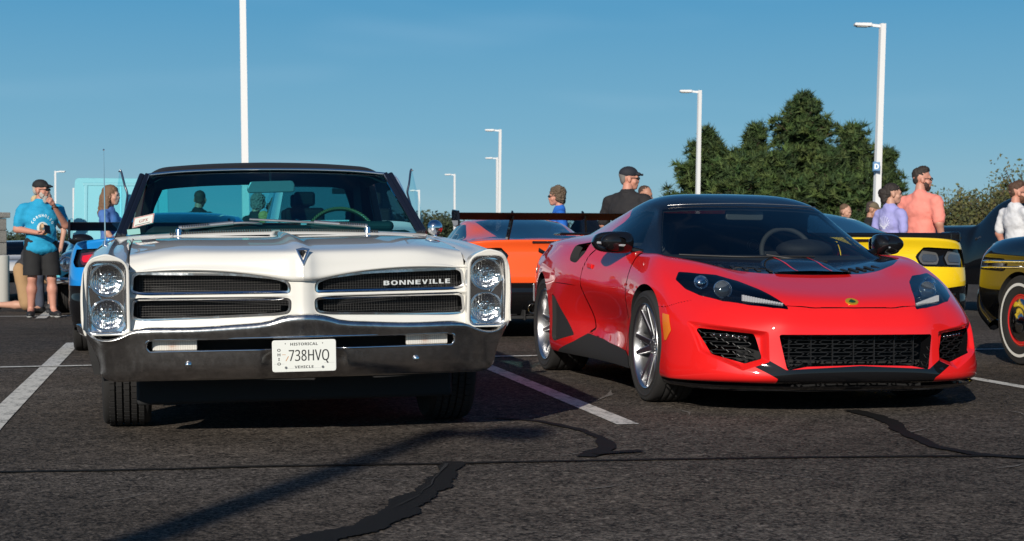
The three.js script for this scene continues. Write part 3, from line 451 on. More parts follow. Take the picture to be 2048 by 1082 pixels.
    part('mirror_glass', [S(tr(ext(rpoly([[-.09, -.045], [.09, -.045], [.09, .045], [-.09, .045]], .03), .004, .001), .915, .922, -.752))], MAT.chromeClean, m);
  }
  // door handle dent and fender lip
  for (const s of [1, -1]) { const h = bar([.905, .765, -1.19], [.915, .775, -1.27], .012, .03, [0, 1, 0], .005); part('door_handle', [s > 0 ? h : flipX(h)], RED, body); }
  // wheels
  const sp = (o) => [...bladeSpokes(10, .045, o.rim - .010, .021, .0135, .02, .062, .085), cyl(.062, .066, .045, 32, .03, 0, 0, 0, 0, Math.PI / 2), cyl(.03, .032, .06, 24, .035, 0, 0, 0, 0, Math.PI / 2), ...lin(5).slice(1).map((t) => cyl(.008, .008, .06, 8, .035, .047 * Math.cos(t * 6.283), .047 * Math.sin(t * 6.283), 0, 0, Math.PI / 2))];
  const alloy = std([.62, .62, .63], .30, 1), red2 = std([.5, .02, .02], .4);
  for (const s of [1, -1]) {
    makeWheel(car, s * .79, .3235, 0, { R: .3235, w: .24, rim: .2475, spokes: sp, spokeMat: alloy, rimMat: alloy, disc: .185, caliper: red2, grooves: 4 });
    makeWheel(car, s * .752, .3395, -2.575, { R: .3395, w: .29, rim: .259, spokes: sp, spokeMat: alloy, rimMat: alloy, disc: .185, caliper: red2, grooves: 4 });
  }
  pairG('rear_light', cyl(.06, .06, .03, 24, .55, .78, -3.40, Math.PI / 2), std([.4, .01, .01], .2), body);
  part('rear_wing', [box(1.3, .02, .22, 0, 1.0, -3.2, .008)], MAT.gloss, body);
}
// ---------------------------------------------------------------- the white 1960s hardtop
{
  const car = thing('classic_car', 'white 1960s hardtop car with black vinyl roof, stacked round headlights and big chrome bumper', 'car', [-1.1421, 0, -8.4457], .20945);
  const body = new THREE.Group(); body.name = 'body'; body.rotation.z = .0135; car.add(body);
  const WH = paint([.70, .685, .64], { roughness: .35 }), CH = MAT.chrome;
  const lk = (x, t) => { let k = 0; while (k < t.length - 2 && x > t[k + 1][0]) k++; const s = clamp((x - t[k][0]) / (t[k + 1][0] - t[k][0]), 0, 1); return lerp(t[k][1], t[k + 1][1], s); };
  // ---- hood
  const lipY = [[0, .738], [.06, .739], [.10, .745], [.22, .768], [.40, .788], [.60, .792], [.77, .785]], zf = [[0, 1.0], [.05, .985], [.12, .965], [.36, .93], [.6, .895], [.77, .865]];
  const hx = [0, .012, .035, .08, .20, .38, .58, .70, .768];
  const rows = [[-.80, .963], [-.55, .958], [-.2, .951], [.2, .941], [.50, .921], [.68, .906], [.79, .893]];
  const H = rows.map(([z, y], r) => hx.map((x) => { const e = x > .6 ? lk(z, [[-.85, .955], [0, .927], [.6, .882], [.85, .862]]) : null; const zz = z - .05 * (x / .77) ** 2 * (r === 0 ? 1.2 : r > 4 ? .9 : 0); let yy = e === null ? y : lerp(y, e, sm(.6, .77, x)); yy += Math.exp(-((x / lerp(.022, .05, sm(-.8, .9, z))) ** 2)) * lerp(.024, .010, sm(-.4, .9, z)); return [x, yy, zz + (r > 3 ? Math.exp(-((x / .05) ** 2)) * .03 : 0)]; }));
  for (const [d, dz, t] of [[.878, -.062, 0], [.856, -.026, 0], [.825, -.010, 0], [0, -.004, .5], [0, -.006, 1]]) H.push(hx.map((x) => { const l = lk(x, lipY), z = lk(x, zf), e = sm(.55, .77, x); return [x, d ? d - e * .032 : lerp(.825 - e * .02, l, t), z + dz - e * .018 + (x < .05 ? .012 : 0)]; }));
  H.push(hx.map((x) => [x, lk(x, lipY) + .004, lk(x, zf) - .075]));
  const hood = surf(H, 90, 110, 2);
  hood.F.forEach((f) => { const t = f[1]; f[1] = f[2]; f[2] = t; }); hood.N = hood.N.map((n) => n.map((x) => -x)); flipM(hood);
  part('hood', geoM(symM(hood)), WH, body);
  // ---- fender and flank
  const crest = [[-4.5, .90], [-2.6, .955], [-1.6, .965], [-.85, .955], [-.3, .937], [.2, .917], [.6, .895], [.93, .870]], seamY = [[-4.5, .90], [-.85, .953], [0, .925], [.6, .880], [.8, .845], [.93, .815]];
  const fz = [.925, .88, .75, .5, .2, -.2, -.6, -1.0, -1.6, -2.4, -3.2, -4.0, -4.55];
  const FS = fz.map((z) => { const c = lk(z, crest), s = lk(z, seamY), k = z < -1 ? 1 : 0; return [[.771, s - .012, z], [.785, s + .001, z], [.815, lerp(s, c, .35), z], [.845, c - .012, z], [.866, c, z], [.895, c - .008, z], [.935, c - .028, z], [.965, c - .065, z], [.983 - .012 * sm(.3, .8, z), .73, z], [.993 - .02 * sm(.3, .8, z), .64, z], [.99 - .02 * sm(.3, .8, z), .55, z], [.975, .42, z], [.95, .30, z]]; });
  let fl = surf(FS, 120, 60, 2); const fArch = (zc) => (p) => Math.hypot(p[2] - zc, p[1] - .34) - .41;
  if (fl.N[30][0] < 0) flipM(fl);
  fl = cutOut(fl, fArch(0)); const w1 = wallM(fl, fArch(0), (p, n, t) => [p[0] - .3 * t, p[1], p[2]]);
  fl = cutOut(fl, (p) => Math.max(p[1] - .535, .30 - p[2])); const sk = (p) => Math.max(Math.abs(p[2] + 3.15) - .5, .0 + p[1] - .42); fl = cutOut(fl, sk);
  pairM('front_fender', keepIn(fl, (p) => -.9 - p[2]), WH, body); pairM('rear_quarter', cutOut(fl, (p) => -.906 - p[2]), WH, body); pairM('wheel_arch', w1, MAT.matte, body);
  // headlight fairing: white frame, chrome bezel, two stacked lamps
  const outer = rpoly([[.769, .505], [.768, .810], [.796, .850], [.866, .876], [.936, .858], [.970, .805], [.985, .70], [.984, .56], [.970, .505]], [.004, .03, .03, .02, .03, .03, .05, .03, .01]), hole = rpoly([[.784, .515], [.782, .840], [.946, .842], [.957, .70], [.955, .515]], [.035, .05, .05, .05, .035]);
  const lean = (v) => { v.z += .855 + (v.y - .53) * .20 - .25 * Math.max(0, v.x - .90) * (1 - sm(.8, .86, v.y)); };
  pairG('headlight_fairing', bend(ext(outer, .09, .006, [hole.slice().reverse()], 3).translate(0, 0, -.065), lean), WH, body);
  const cut = (r, y) => lin(40).slice(1).map((t) => [.868 + r * Math.cos(-t * 6.283), y + r * Math.sin(-t * 6.283)]);
  for (const s of [1, -1]) {
    const S = (g) => (s > 0 ? g : flipX(g)), b = new THREE.Group(); b.name = 'headlight_bezel'; body.add(b);
    const plate = ext(hole, .022, .006, [cut(.0755, .757), cut(.0755, .599)], 3); plate.translate(0, 0, -.03); part('bezel_plate', S(bend(plate, (v) => { v.z += .862 + (v.y - .53) * .05; const q = Math.min(Math.abs(Math.hypot(v.x - .868, v.y - .757) - .0755), Math.abs(Math.hypot(v.x - .868, v.y - .599) - .0755)); v.z -= .012 * (1 - sm(0, .02, q)); })), CH, b);
    const rim = tube(hole.map(([x, y]) => [x, y, .878 + (y - .53) * .15 - .25 * Math.max(0, x - .90) * (1 - sm(.8, .86, y))]), .006, 120, 8, true, .2); part('bezel_rim', S(rim), CH, b);
    for (const [y, dz] of [[.757, .012], [.599, 0]]) {
      const L = new THREE.Group(); L.name = 'headlight'; L.position.set(.868 * s, y, .852 + dz); body.add(L);
      part('lamp_ring', [new THREE.TorusGeometry(.0745, .0055, 12, 48)], MAT.chromeClean, L);
      const fac = tr(new THREE.SphereGeometry(.072, 24, 9, 0, 6.2832, 0, 1.45).toNonIndexed(), 0, 0, 0, -Math.PI / 2); fac.scale(1, 1, .75); fac.computeVertexNormals(); const dish = tr(new THREE.SphereGeometry(.16, 48, 24, 0, 6.2832, 0, .465), 0, 0, .138, -Math.PI / 2); { const p = dish.attributes.position, uv = dish.attributes.uv; for (let i = 0; i < p.count; i++) uv.setXY(i, p.getX(i) / .15 + .5, p.getY(i) / .15 + .5); } part('reflector', dish, FLUTE, L); part('reflector_rim', new THREE.TorusGeometry(.070, .006, 8, 40), MAT.chromeClean, L);
      part('bulb', [cyl(.010, .012, .012, 14, 0, 0, -.012, Math.PI / 2)], MAT.chromeClean, L);
      const lens = tr(new THREE.SphereGeometry(.125, 56, 40, 0, 6.2832, 0, .62), 0, 0, 0, Math.PI / 2); lens.translate(0, 0, -.098);
      { const p = lens.attributes.position, uv = lens.attributes.uv; for (let i = 0; i < p.count; i++) uv.setXY(i, p.getX(i) / .15 + .5, p.getY(i) / .15 + .5); }
      part('lamp_lens', lens, MAT.lampGlass, L);
    }
  }
  // ---- grille fascia: white sheet with four slots
  const gz = (x) => lk(x, [[0, .985], [.03, .98], [.06, .955], [.12, .945], [.36, .91], [.6, .872], [.80, .838]]);
  const gy = [.52, .555, .575, .60, .63, .66, .675, .69, .72, .75, .78, .80], gxs = [0, .02, .05, .075, .12, .2, .35, .5, .65, .78];
  const dBar = (x, y) => .022 * Math.exp(-(((y - .676) / .012) ** 2)) * sm(.05, .12, x) + .015 * (1 - sm(.52, .57, y));
  let fas = surf(gy.map((y) => gxs.map((x) => [x, y, gz(x) + dBar(x, y)])), 80, 110, 1); if (fas.N[200][2] < 0) flipM(fas);
  const slotU = sdPoly(rpoly([[.064, .694], [.066, .728], [.12, .748], [.30, .768], [.748, .778], [.756, .70], [.70, .694]], [.012, .016, .03, .05, .018, .018, .03])), slotL = sdPoly(rpoly([[.064, .604], [.062, .652], [.12, .658], [.748, .664], [.756, .584], [.70, .578], [.12, .596]], [.018, .012, .03, .018, .018, .03, .03]));
  const fU = (p) => slotU(p[0], p[1]), fL = (p) => slotL(p[0], p[1]); let ring;
  const chromeRings = []; for (const f of [fU, fL]) { fas = cutOut(fas, f); const fo = (p) => f(p) - .0105; [ring, fas] = split(fas, fo); const r2 = offM(ring, .006); chromeRings.push(joinM(r2, wallM(r2, f, (p, n, t) => [p[0], p[1], p[2] - .05 * t], .012), wallM(r2, fo, (p, n, t) => [p[0], p[1], p[2] - .007 * t], .012))); }
  part('grille_fascia', geoM(symM(fas)), WH, body);
  for (const r of chromeRings) pairM('grille_frame', r, CH, body);
  const wire = std([.05, .048, .046], .5, .4), dark = MAT.matte;
  for (const s of [1, -1]) for (const [f, y0, y1] of [[slotU, .69, .78], [slotL, .575, .665]]) {
    const g = [], zg = (x) => gz(x) - .042;
    for (let x = .10; x < .745; x += .0125) { let a = null, b = null; for (let y = y0; y <= y1; y += .004) if (f(x, y) < -.002) { if (a === null) a = y; b = y; } if (a !== null) g.push(bar([x * s, a, zg(x)], [x * s, b, zg(x)], .0016, .003, [0, 0, 1], 0)); }
    for (let y = y0; y < y1; y += .0115) { const pts = []; for (let x = .10; x <= .745; x += .03) if (f(x, y) < -.002) pts.push([x * s, y, zg(x) - .003]); if (pts.length > 2) for (let i = 0; i + 1 < pts.length; i++) g.push(bar(pts[i], pts[i + 1], .0016, .003, [0, 0, 1], 0)); }
    const gm = part('grille_mesh', g, wire, body); gm.userData.kind = 'stuff';
  }
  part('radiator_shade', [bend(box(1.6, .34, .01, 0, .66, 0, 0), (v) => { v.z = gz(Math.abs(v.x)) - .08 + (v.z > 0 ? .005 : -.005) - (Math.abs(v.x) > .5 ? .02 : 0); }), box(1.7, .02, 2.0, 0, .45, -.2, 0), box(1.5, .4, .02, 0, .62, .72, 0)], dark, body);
  // ---- front bumper
  const bz = [[0, 1.035], [.06, 1.03], [.15, 1.012], [.46, .985], [.70, .955], [.85, .928], [.93, .90], [.972, .862], [.997, .79], [1.003, .6], [1.0, .42]];
  const bt = [[0, .592], [.06, .590], [.11, .578], [.16, .563], [.22, .555], [.46, .542], [.66, .541], [.735, .542], [.79, .512], [.85, .493], [.90, .493], [.945, .512], [.98, .552], [.995, .556]];
  const bb = [[0, .296], [.84, .296], [.87, .300], [.90, .325], [.95, .388], [.98, .435], [.995, .46]];
  const bx = [0, .03, .08, .13, .16, .19, .22, .32, .46, .60, .70, .76, .80, .85, .90, .94, .97, .992]; const colsB = bx.map((x) => [x, lk(x, bz)]); colsB.push([1.010, .74], [1.008, .58], [1.0, .45]);
  const rowF = [[0, -.05], [0, -.012], [.035, .004], [.10, .010], [.25, .0], [.42, -.008], [.55, -.014], [.66, -.020], [.80, -.031], [.94, -.056], [1, -.078], [1, -.12]];
  let bm = surf(rowF.map(([t, dz], r) => colsB.map(([x, z]) => { let top = lk(x, bt), bot = lk(x, bb); if (z < .72 && x > .99) { top -= (.72 - z) * .12; bot = .47; } const k = 1 - sm(.86, .99, x), inwd = x > .9 ? sm(.9, .99, x) : 0; const y = lerp(top, bot, t); const mid = lerp(.006, -.055, t), side = lerp(dz, t > .06 && t < .9 ? mid : dz, sm(.70, .80, x)) * (x > .98 ? .6 : 1); const rec = -.022 * (1 - sm(.14, .205, x)) * sm(.50, .62, t); return [x - (t > .4 ? (t - .4) * .10 * inwd : 0) + side * inwd * .6, y, z + side * (1 - inwd * .7) + rec]; })), 110, 220, 2);
  if (bm.N[bm.N.length >> 1][2] < 0) flipM(bm);
  const slotB = sdPoly(rpoly([[-.3, .484], [.672, .489], [.704, .468], [.690, .433], [-.3, .432]], [0, .012, .016, .012, 0])), fB = (p) => (p[2] > .8 ? slotB(p[0], p[1]) : 1);
  bm = cutOut(bm, fB); const slotWall = wallM(bm, fB, (p, n, t) => [p[0], p[1], p[2] - .045 * t], .012, 2);
  part('front_bumper', [geoM(symM(joinM(bm, slotWall)), (p) => [p[0] * 1.3 + p[2] * .4, p[1] * 1.3])], MAT.dirtyChrome, body);
  const lipZ = (x, y) => lk(Math.abs(x), bz) + (y > .46 ? -.004 : -.0135 - .022 * (1 - sm(.14, .205, Math.abs(x)))), lipPts = []; for (let i = 0; i <= 40; i++) { const x = lerp(-.685, .685, i / 40); lipPts.push([x, .4315, lipZ(x, .43)]); } lipPts.push([.703, .455, lipZ(.70, .43) + .003], [.695, .480, lipZ(.69, .48)]); for (let i = 0; i <= 40; i++) { const x = lerp(.672, -.672, i / 40); lipPts.push([x, .4875, lipZ(x, .48)]); } lipPts.push([-.695, .480, lipZ(.69, .48)], [-.703, .455, lipZ(.70, .43) + .003]);
  part('bumper_slot_lip', tube(lipPts, .0055, 260, 8, true, .3), MAT.chromeClean, body);
  part('bumper_backing', [bend(box(1.72, .16, .02, 0, .45, 0, 0), (v) => { v.z += lk(Math.abs(v.x), bz) - .13; }), box(1.5, .16, .06, 0, .24, .55, .02), cyl(.03, .03, 1.5, 12, 0, .23, .1, 0, 0, Math.PI / 2)], dark, body);
  for (const s of [1, -1]) {
    part('parking_lamp', [bend(box(.20, .05, .03, s * .575, .460, .0, .006), (v) => { v.z += lk(Math.abs(v.x), bz) - .072; })], PARKLENS, body);
    for (const y of [.518, .372]) part('bumper_bolt', ball(.0145, s * .516, y, lk(.516, bz) - (y > .45 ? .0 : .014), 1, 1, .55, 16), CH, body);
  }
  // ---- licence plate
  { const p = new THREE.Group(); p.name = 'license_plate'; p.scale.setScalar(.94); p.position.set(-.004, .404, 1.03); body.add(p); part('plate_blank', ext(rpoly([[-.1525, -.076], [.1525, -.076], [.1525, .076], [-.1525, .076]], .014), .002, .001), MAT.white, p);
    const face = new THREE.PlaneGeometry(.299, .147); face.translate(0, 0, .0036); part('plate_print', face, std([1, 1, 1], .45, 0, { map: canvasTex(1024, 504, (c, w, h) => { c.fillStyle = '#d9dbd6'; c.fillRect(0, 0, w, h); c.strokeStyle = '#b9bab8'; c.lineWidth = 3; c.strokeRect(20, 380, 165, 3); c.strokeRect(190, 455, 650, 3); c.strokeRect(835, 372, 170, 3); c.fillStyle = '#b98a62'; c.save(); c.translate(230, 300); c.rotate(.5); c.fillRect(-6, -50, 14, 90); c.restore(); c.fillRect(150, 225, 60, 9); c.fillStyle = '#161719'; c.textAlign = 'center'; c.textBaseline = 'middle';
      const t = (s, x, y, px, sx, f = 'sans-serif', bold = 'bold ') => { c.save(); c.translate(x, y); c.scale(sx, 1); c.font = bold + px + 'px ' + f; c.fillText(s, 0, 0); c.restore(); };
      t('HISTORICAL', 510, 60, 62, 1.28); t('738HVQ', 590, 248, 250, .74, 'sans-serif', ''); t('738HVQ', 594, 248, 250, .74, 'sans-serif', ''); t('VEHICLE', 510, 436, 60, 1.3); c.save(); c.translate(100, 270); [...'OHIO'].forEach((ch, i) => { c.save(); c.translate(0, -115 + i * 75); c.rotate(0); t(ch, 0, 0, 66, 1.3); c.restore(); }); c.restore();
      c.beginPath(); for (const [x, y] of [[205, 50], [815, 50], [210, 440], [815, 440]]) { c.moveTo(x + 14, y); c.arc(x, y, y < 100 ? 9 : 15, 0, 7); } c.fill(); }) }), p);
    for (const [x, y] of [[-.088, -.055], [.088, -.055]]) part('plate_bolt', cyl(.006, .006, .005, 12, x, y, .005, Math.PI / 2), MAT.steel, p); }
  // ---- lettering and nose emblem
  { const font = await new FontLoader().loadAsync('fonts/droid/droid_sans_bold.typeface.json'); const word = 'BONNEVILLE', L = new THREE.Group(); L.name = 'lettering'; body.add(L); let x = .362; const adv = [.034, .038, .037, .037, .031, .033, .017, .029, .029, .03]; word.split('').forEach((ch, i) => { const g = new TextGeometry(ch, { font, size: .021, depth: .006, curveSegments: 4, bevelEnabled: false }); g.computeBoundingBox(); const b = g.boundingBox; g.translate(-b.min.x, 0, 0); g.scale((adv[i] - .007) / (b.max.x - b.min.x), 1, 1); g.rotateY(.12); g.translate(x * 1.04, .712 + i * .0004, gz(x) - .002); part('letter', g, std([.82, .82, .80], .3, .35), L); x += adv[i]; }); }
  { const e = new THREE.Group(); e.name = 'hood_emblem'; e.position.set(0, .852, .985); e.rotation.x = -.33; body.add(e); part('emblem_frame', ext([[-.034, .03], [0, .038], [.034, .03], [.002, -.045], [-.002, -.045]], .012, .003, [[[-.019, .022], [-.001, -.022], [.001, -.022], [.019, .022]]]), CH, e); part('emblem_core', tr(new THREE.ConeGeometry(.016, .04, 3), 0, 0, .004, 0, 0, Math.PI), MAT.black, e); }
  // ---- cowl, wipers
  const cow = surf([[-.79, .955, 1], [-.82, .972, 1], [-.88, .985, .985], [-.95, .985, .97]].map(([z, y, k]) => [0, .2, .4, .6, .78, .88].map((x) => [x * k, y + (.012 - .03 * (x / .88) ** 2) * 1, z - .09 * (x / .88) ** 2 + .02])), 12, 60, 1); if (cow.N[30][1] < 0) flipM(cow);
  part('cowl', geoM(symM(cow)), WH, body); pairG('hood_gap', tube([[.7695, .884, .58], [.7695, .923, .05], [.7695, .948, -.6], [.78, .955, -.84]].map((p) => [p[0] + .0005, p[1] - .004, p[2]]), .0025, 60, 5), MAT.matte, body);
  for (const s of [1, -1]) { const g = []; for (let k = 0; k < 42; k++) { const x = .03 + k * .0133; g.push(box(.0085, .013, .008, s * x, .9815 - .03 * (x / .88) ** 2 + .0105, -.815 - .09 * (x / .88) ** 2 + .012, .001)); } const v = part('cowl_vent_slots', g, MAT.matte, body); v.userData.kind = 'stuff'; }
  for (const s of [1, -1]) { const w = new THREE.Group(); w.name = 'wiper'; body.add(w); const x0 = s > 0 ? .52 : -.53, zc = (x) => -.83 - .10 * (x / .88) ** 2; part('wiper_pivot', [cyl(.017, .022, .03, 20, x0, .985, zc(x0) + .02), ball(.017, x0, 1.0, zc(x0) + .02, 1, .6, 1)], CH, w);
    const q = (d) => x0 - s * d; part('wiper_arm', [tube([[q(0), 1.01, zc(q(0)) + .02], [q(.13), 1.02, zc(q(.13)) + .0], [q(.3), 1.035, zc(q(.3)) - .02]], .012, 16, 8)], std([.5, .5, .5], .3, .9), w); part('wiper_blade', [tube([[q(.12), 1.02, zc(q(.12)) - .02], [q(.35), 1.035, zc(q(.35)) - .02], [q(s > 0 ? .66 : .46), 1.042 + (s > 0 ? .012 : -.012), zc(q(.62)) - .035]], .007, 24, 6)], std([.35, .35, .36], .3, .8), w);
    const rg = []; for (let k = 0; k < 12; k++) { const d = .02 + k * .0125; rg.push(box(.005, .012, .03, q(d), 1.016 + d * .08, zc(q(d)) + .018, .001)); } part('wiper_ribs', rg, MAT.black, w).userData.kind = 'stuff'; }
  // ---- windscreen, pillars, roof
  const wsS = [[[0, 1.0, -.80], [.3, .995, -.82], [.6, .98, -.88], [.83, .965, -.95]], [[0, 1.12, -.99], [.29, 1.118, -1.0], [.57, 1.105, -1.05], [.79, 1.085, -1.09]], [[0, 1.24, -1.2], [.27, 1.238, -1.21], [.53, 1.226, -1.23], [.74, 1.205, -1.25]], [[0, 1.352, -1.42], [.25, 1.35, -1.42], [.5, 1.34, -1.40], [.692, 1.322, -1.375]]];
  const TEAL = (r, g, b) => phys([r, g, b], { transmission: 1, roughness: 0, thickness: 0, ior: 1.42 });
  part('windshield', geoM(symM(surf(wsS, 20, 24, 1))), TEAL(.30, .68, .72), body);
  const NV = paint([.007, .009, .017], { roughness: .5, specularIntensity: .2 }), vinyl = std([.010, .0095, .010], .8, 0, { bumpMap: smudge, bumpScale: .002 });
  const topZ = [[-1.41, 1.362], [-1.44, 1.382], [-1.56, 1.403], [-1.95, 1.424], [-2.5, 1.41], [-2.9, 1.355]];
  const roofS = topZ.map(([z, y], i) => { const d = y - 1.352; return [[0, y, z], [.2, y - .003, z], [.4, y - .012, z + .005], [.55, y - .024, z + .012], [.64, y - .040, z + .02], [.70, y - .066 - d * .2, z + .03], [.73, 1.312 + (i > 3 ? -.02 : 0), z + .04]]; });
  let roof = surf(roofS, 40, 60, 2); if (roof.N[200][1] < 0) flipM(roof);
  part('vinyl_roof', [geoM(symM(roof)), null], vinyl, body);
  part('headliner', [geoM(symM(offM(roof, -.03)))], std([.02, .022, .03], .8), body);
  part('windshield_trim', [tube([[-.695, 1.328, -1.372], [-.5, 1.347, -1.395], [-.25, 1.357, -1.412], [0, 1.360, -1.415], [.25, 1.357, -1.412], [.5, 1.347, -1.395], [.695, 1.328, -1.372]], .009, 40, 8)], MAT.chromeClean, body);
  pairG('windshield_pillar', [bar([.835, .965, -.93], [.70, 1.325, -1.385], .03, .04, [0, 0, 1], .008), bar([.866, .952, -.94], [.735, 1.312, -1.405], .034, .08, [0, 0, 1], .012)], NV, body);
  pairG('pillar_trim', [tube([[.822, .972, -.925], [.76, 1.14, -1.14], [.692, 1.322, -1.362]], .006, 12, 6)], std([.45, .45, .47], .2, .9), body);
  // rear window, rear pillars, deck
  const rwS = [[[0, 1.335, -2.93], [.3, 1.33, -2.92], [.55, 1.31, -2.88], [.70, 1.285, -2.82]], [[0, 1.2, -3.15], [.3, 1.195, -3.14], [.56, 1.18, -3.1], [.72, 1.16, -3.05]], [[0, 1.04, -3.35], [.3, 1.035, -3.34], [.58, 1.02, -3.3], [.74, 1.0, -3.25]]];
  part('rear_window', geoM(symM(surf(rwS, 12, 20, 1))), TEAL(.36, .84, .88), body);
  pairG('rear_pillar', [ext(rpoly([[-2.35, 1.33], [-2.95, 1.32], [-3.42, .96], [-2.72, .96]], .05), .06, .008).rotateY(-Math.PI / 2).translate(.80, 0, 0)].map((g) => bend(g, (v) => { v.x -= (v.y - .96) * .2; })), vinyl, body);
  pairG('rear_window_frame', [tube([[.64, 1.30, -2.87], [.705, 1.15, -3.06], [.70, 1.02, -3.24]], .03, 12, 8)], vinyl, body);
  part('trunk_lid', [bend(box(1.6, .03, 1.25, 0, .985, -3.9, .012), (v) => { v.y -= .05 * v.x * v.x + .04 * (-3.9 - v.z > 0 ? (-3.3 - v.z) * .6 : 0); })], WH, body);
  part('rear_end', [box(1.9, .42, .05, 0, .70, -4.52, .02), box(1.95, .16, .12, 0, .42, -4.56, .03)], CH, body);
  // door glass edges and pivoting vent windows
  for (const s of [1, -1]) { const w = new THREE.Group(); w.name = 'vent_window'; body.add(w); const S = (g) => (s > 0 ? g : flipX(g)); const A = [.855, 1.357, -1.34], B = [.812, 1.205, -1.24], C = [.842, .985, -1.04], D = [.898, 1.04, -1.18]; const g = new THREE.BufferGeometry(); g.setAttribute('position', new THREE.Float32BufferAttribute([...A, ...B, ...C, ...A, ...C, ...D], 3)); g.computeVertexNormals(); part('vent_glass', S(g), TEAL(.72, .93, .95), w); part('vent_frame', S(tube([[.858, 1.345, -1.335], A, [.846, 1.343, -1.332], [.826, 1.26, -1.27], B, C], .0065, 30, 6, false, .2)), MAT.silver, w); }
  pairG('door_pillar', bar([.80, .95, -2.35], [.735, 1.31, -2.38], .05, .035, [0, 0, 1], .01), std([.05, .008, .01], .4), body);
  // ---- cabin
  const cab = std([.012, .03, .03], .7), cab2 = std([.015, .022, .024], .75);
  part('dashboard', [bend(box(1.62, .16, .42, 0, .925, -1.12, .05), (v) => { v.z -= .10 * v.x * v.x; v.y -= .03 * v.x * v.x; }), bend(box(.5, .06, .22, .46, 1.012, -1.2, .03), (v) => { })], cab, body);
  part('speaker_grille', [box(.36, .004, .12, .03, 1.014, -1.02, .001)], cab2, body);
  for (const [n, z, y] of [['front_bench', -1.95, .62], ['rear_bench', -2.95, .60]]) { const b = new THREE.Group(); b.name = n; b.position.set(0, y - .2, z); body.add(b); const gs = bend(box(1.48, .68, .17, 0, .33, 0, .07), (v) => { v.z -= (v.y) * .22; v.y += v.y > .4 ? .02 * Math.cos(v.x * 4.2) - .05 * sm(.55, .74, Math.abs(v.x)) : 0; }); part('seat_back', gs, cab2, b); part('seat_cushion', box(1.48, .2, .55, 0, .03, .33, .06), cab2, b); }
  part('cabin_shell', [box(1.6, .04, 2.7, 0, .3, -2.1, 0), box(.04, .6, 2.6, .82, .62, -2.1, 0), box(.04, .6, 2.6, -.82, .62, -2.1, 0), box(1.6, .6, .04, 0, .62, -.86, 0), box(1.45, .02, .4, 0, 1.0, -3.2, 0)], cab2, body);
  { const w = new THREE.Group(); w.name = 'steering_wheel'; w.position.set(.44, .945, -1.46); w.rotation.x = -.5; body.add(w); const pts = lin(64).slice(1).map((t) => { const a = t * 6.2832; return [.205 * Math.cos(a), .205 * Math.sin(a), 0]; }); part('wheel_rim', tube(pts, .013, 96, 10, true), std([.035, .045, .02], .3), w); const lac = []; for (let k = 0; k < 72; k++) { const a = k / 72 * 6.2832; lac.push(tr(box(.005, .028, .028, 0, 0, 0, .002), 0, 0, 0, 0, 0, 0).rotateZ(a + .5).translate(.205 * Math.cos(a), .205 * Math.sin(a), 0)); } part('wheel_lacing', lac, std([.25, .24, .10], .4), w).userData.kind = 'stuff'; part('wheel_hub', [ball(.05, 0, 0, -.03, 1, 1, .5), bar([-.19, 0, -.01], [.19, 0, -.01], .03, .012)], MAT.black, w); }
  part('interior_mirror', [tr(ext(rpoly([[-.133, -.034], [.133, -.034], [.14, .012], [.125, .034], [-.118, .034], [-.14, -.01]], .012), .02, .005), .012, 1.253, -1.34, 0, 0, .02)], std([.25, .33, .34], .3, .5), body);
  part('mirror_stem', [tube([[.015, 1.34, -1.42], [.012, 1.30, -1.35], [.012, 1.262, -1.335]], .008, 10, 6)], MAT.black, body);
  // windscreen stickers
  { const st = new THREE.PlaneGeometry(.115, .062); bend(st, (v) => { v.x += v.y * .35; }); st.rotateX(-.52); st.rotateZ(.22); st.translate(-.722, 1.055, -1.008); part('window_sticker', st, std([1, 1, 1], .5, 0, { map: canvasTex(256, 140, (c, w, h) => { c.fillStyle = '#c9cdc6'; c.fillRect(0, 0, w, h); c.strokeStyle = '#a33'; c.lineWidth = 8; c.strokeRect(8, 8, w - 16, h - 16); c.fillStyle = '#822'; c.font = 'bold 54px serif'; c.textAlign = 'center'; c.fillText('GPX?'.slice(0, 3), 128, 88); c.fillStyle = '#222'; c.fillRect(30, 108, 190, 8); }), side: THREE.DoubleSide }), body);
    part('window_label', tr(box(.07, .035, .002, 0, 0, 0, 0), -.775, .992, -.93, -.52, 0, .1), std([.22, .45, .42], .5), body); }
  // aerial and round door mirror
  part('aerial', [cyl(.0022, .004, .475, 8, -.905, 1.165, -.15), cyl(.011, .016, .03, 16, -.905, .925, -.15), ball(.005, -.905, 1.402, -.15)], MAT.chromeClean, body);
  { const m = new THREE.Group(); m.name = 'door_mirror'; m.position.set(.917, .935, -.9); body.add(m); part('mirror_shell', ball(.045, .0, .062, 0, 1, 1, .8, 32), MAT.chromeClean, m); part('mirror_stalk', [cyl(.008, .016, .05, 14, 0, .012, 0), cyl(.022, .03, .01, 20, 0, -.003, 0)], MAT.chromeClean, m); part('mirror_glass', cyl(.037, .037, .003, 24, 0, .062, -.037, Math.PI / 2), MAT.chromeClean, m); }
  // ---- wheels
  const tread = (o) => { const g = []; const n = 64, hs = o.w / 2 - .03; for (let k = 0; k < n; k++) for (let r = 0; r < 5; r++) { const x = lerp(-hs, hs, (r + .5) / 5), a = (k + (r % 2) * .5) / n * 6.2832; const b = new THREE.BoxGeometry(hs * 2 / 5 - .010, .012, o.R * 6.2832 / n - .006); b.translate(x, o.R - .001, 0); b.rotateX(a); g.push(b); } return g; };
  const steelW = (o) => [cyl(.14, .15, .03, 32, .02, 0, 0, 0, 0, Math.PI / 2), cyl(o.rim - .01, o.rim - .01, .015, 40, -.01, 0, 0, 0, 0, Math.PI / 2)];
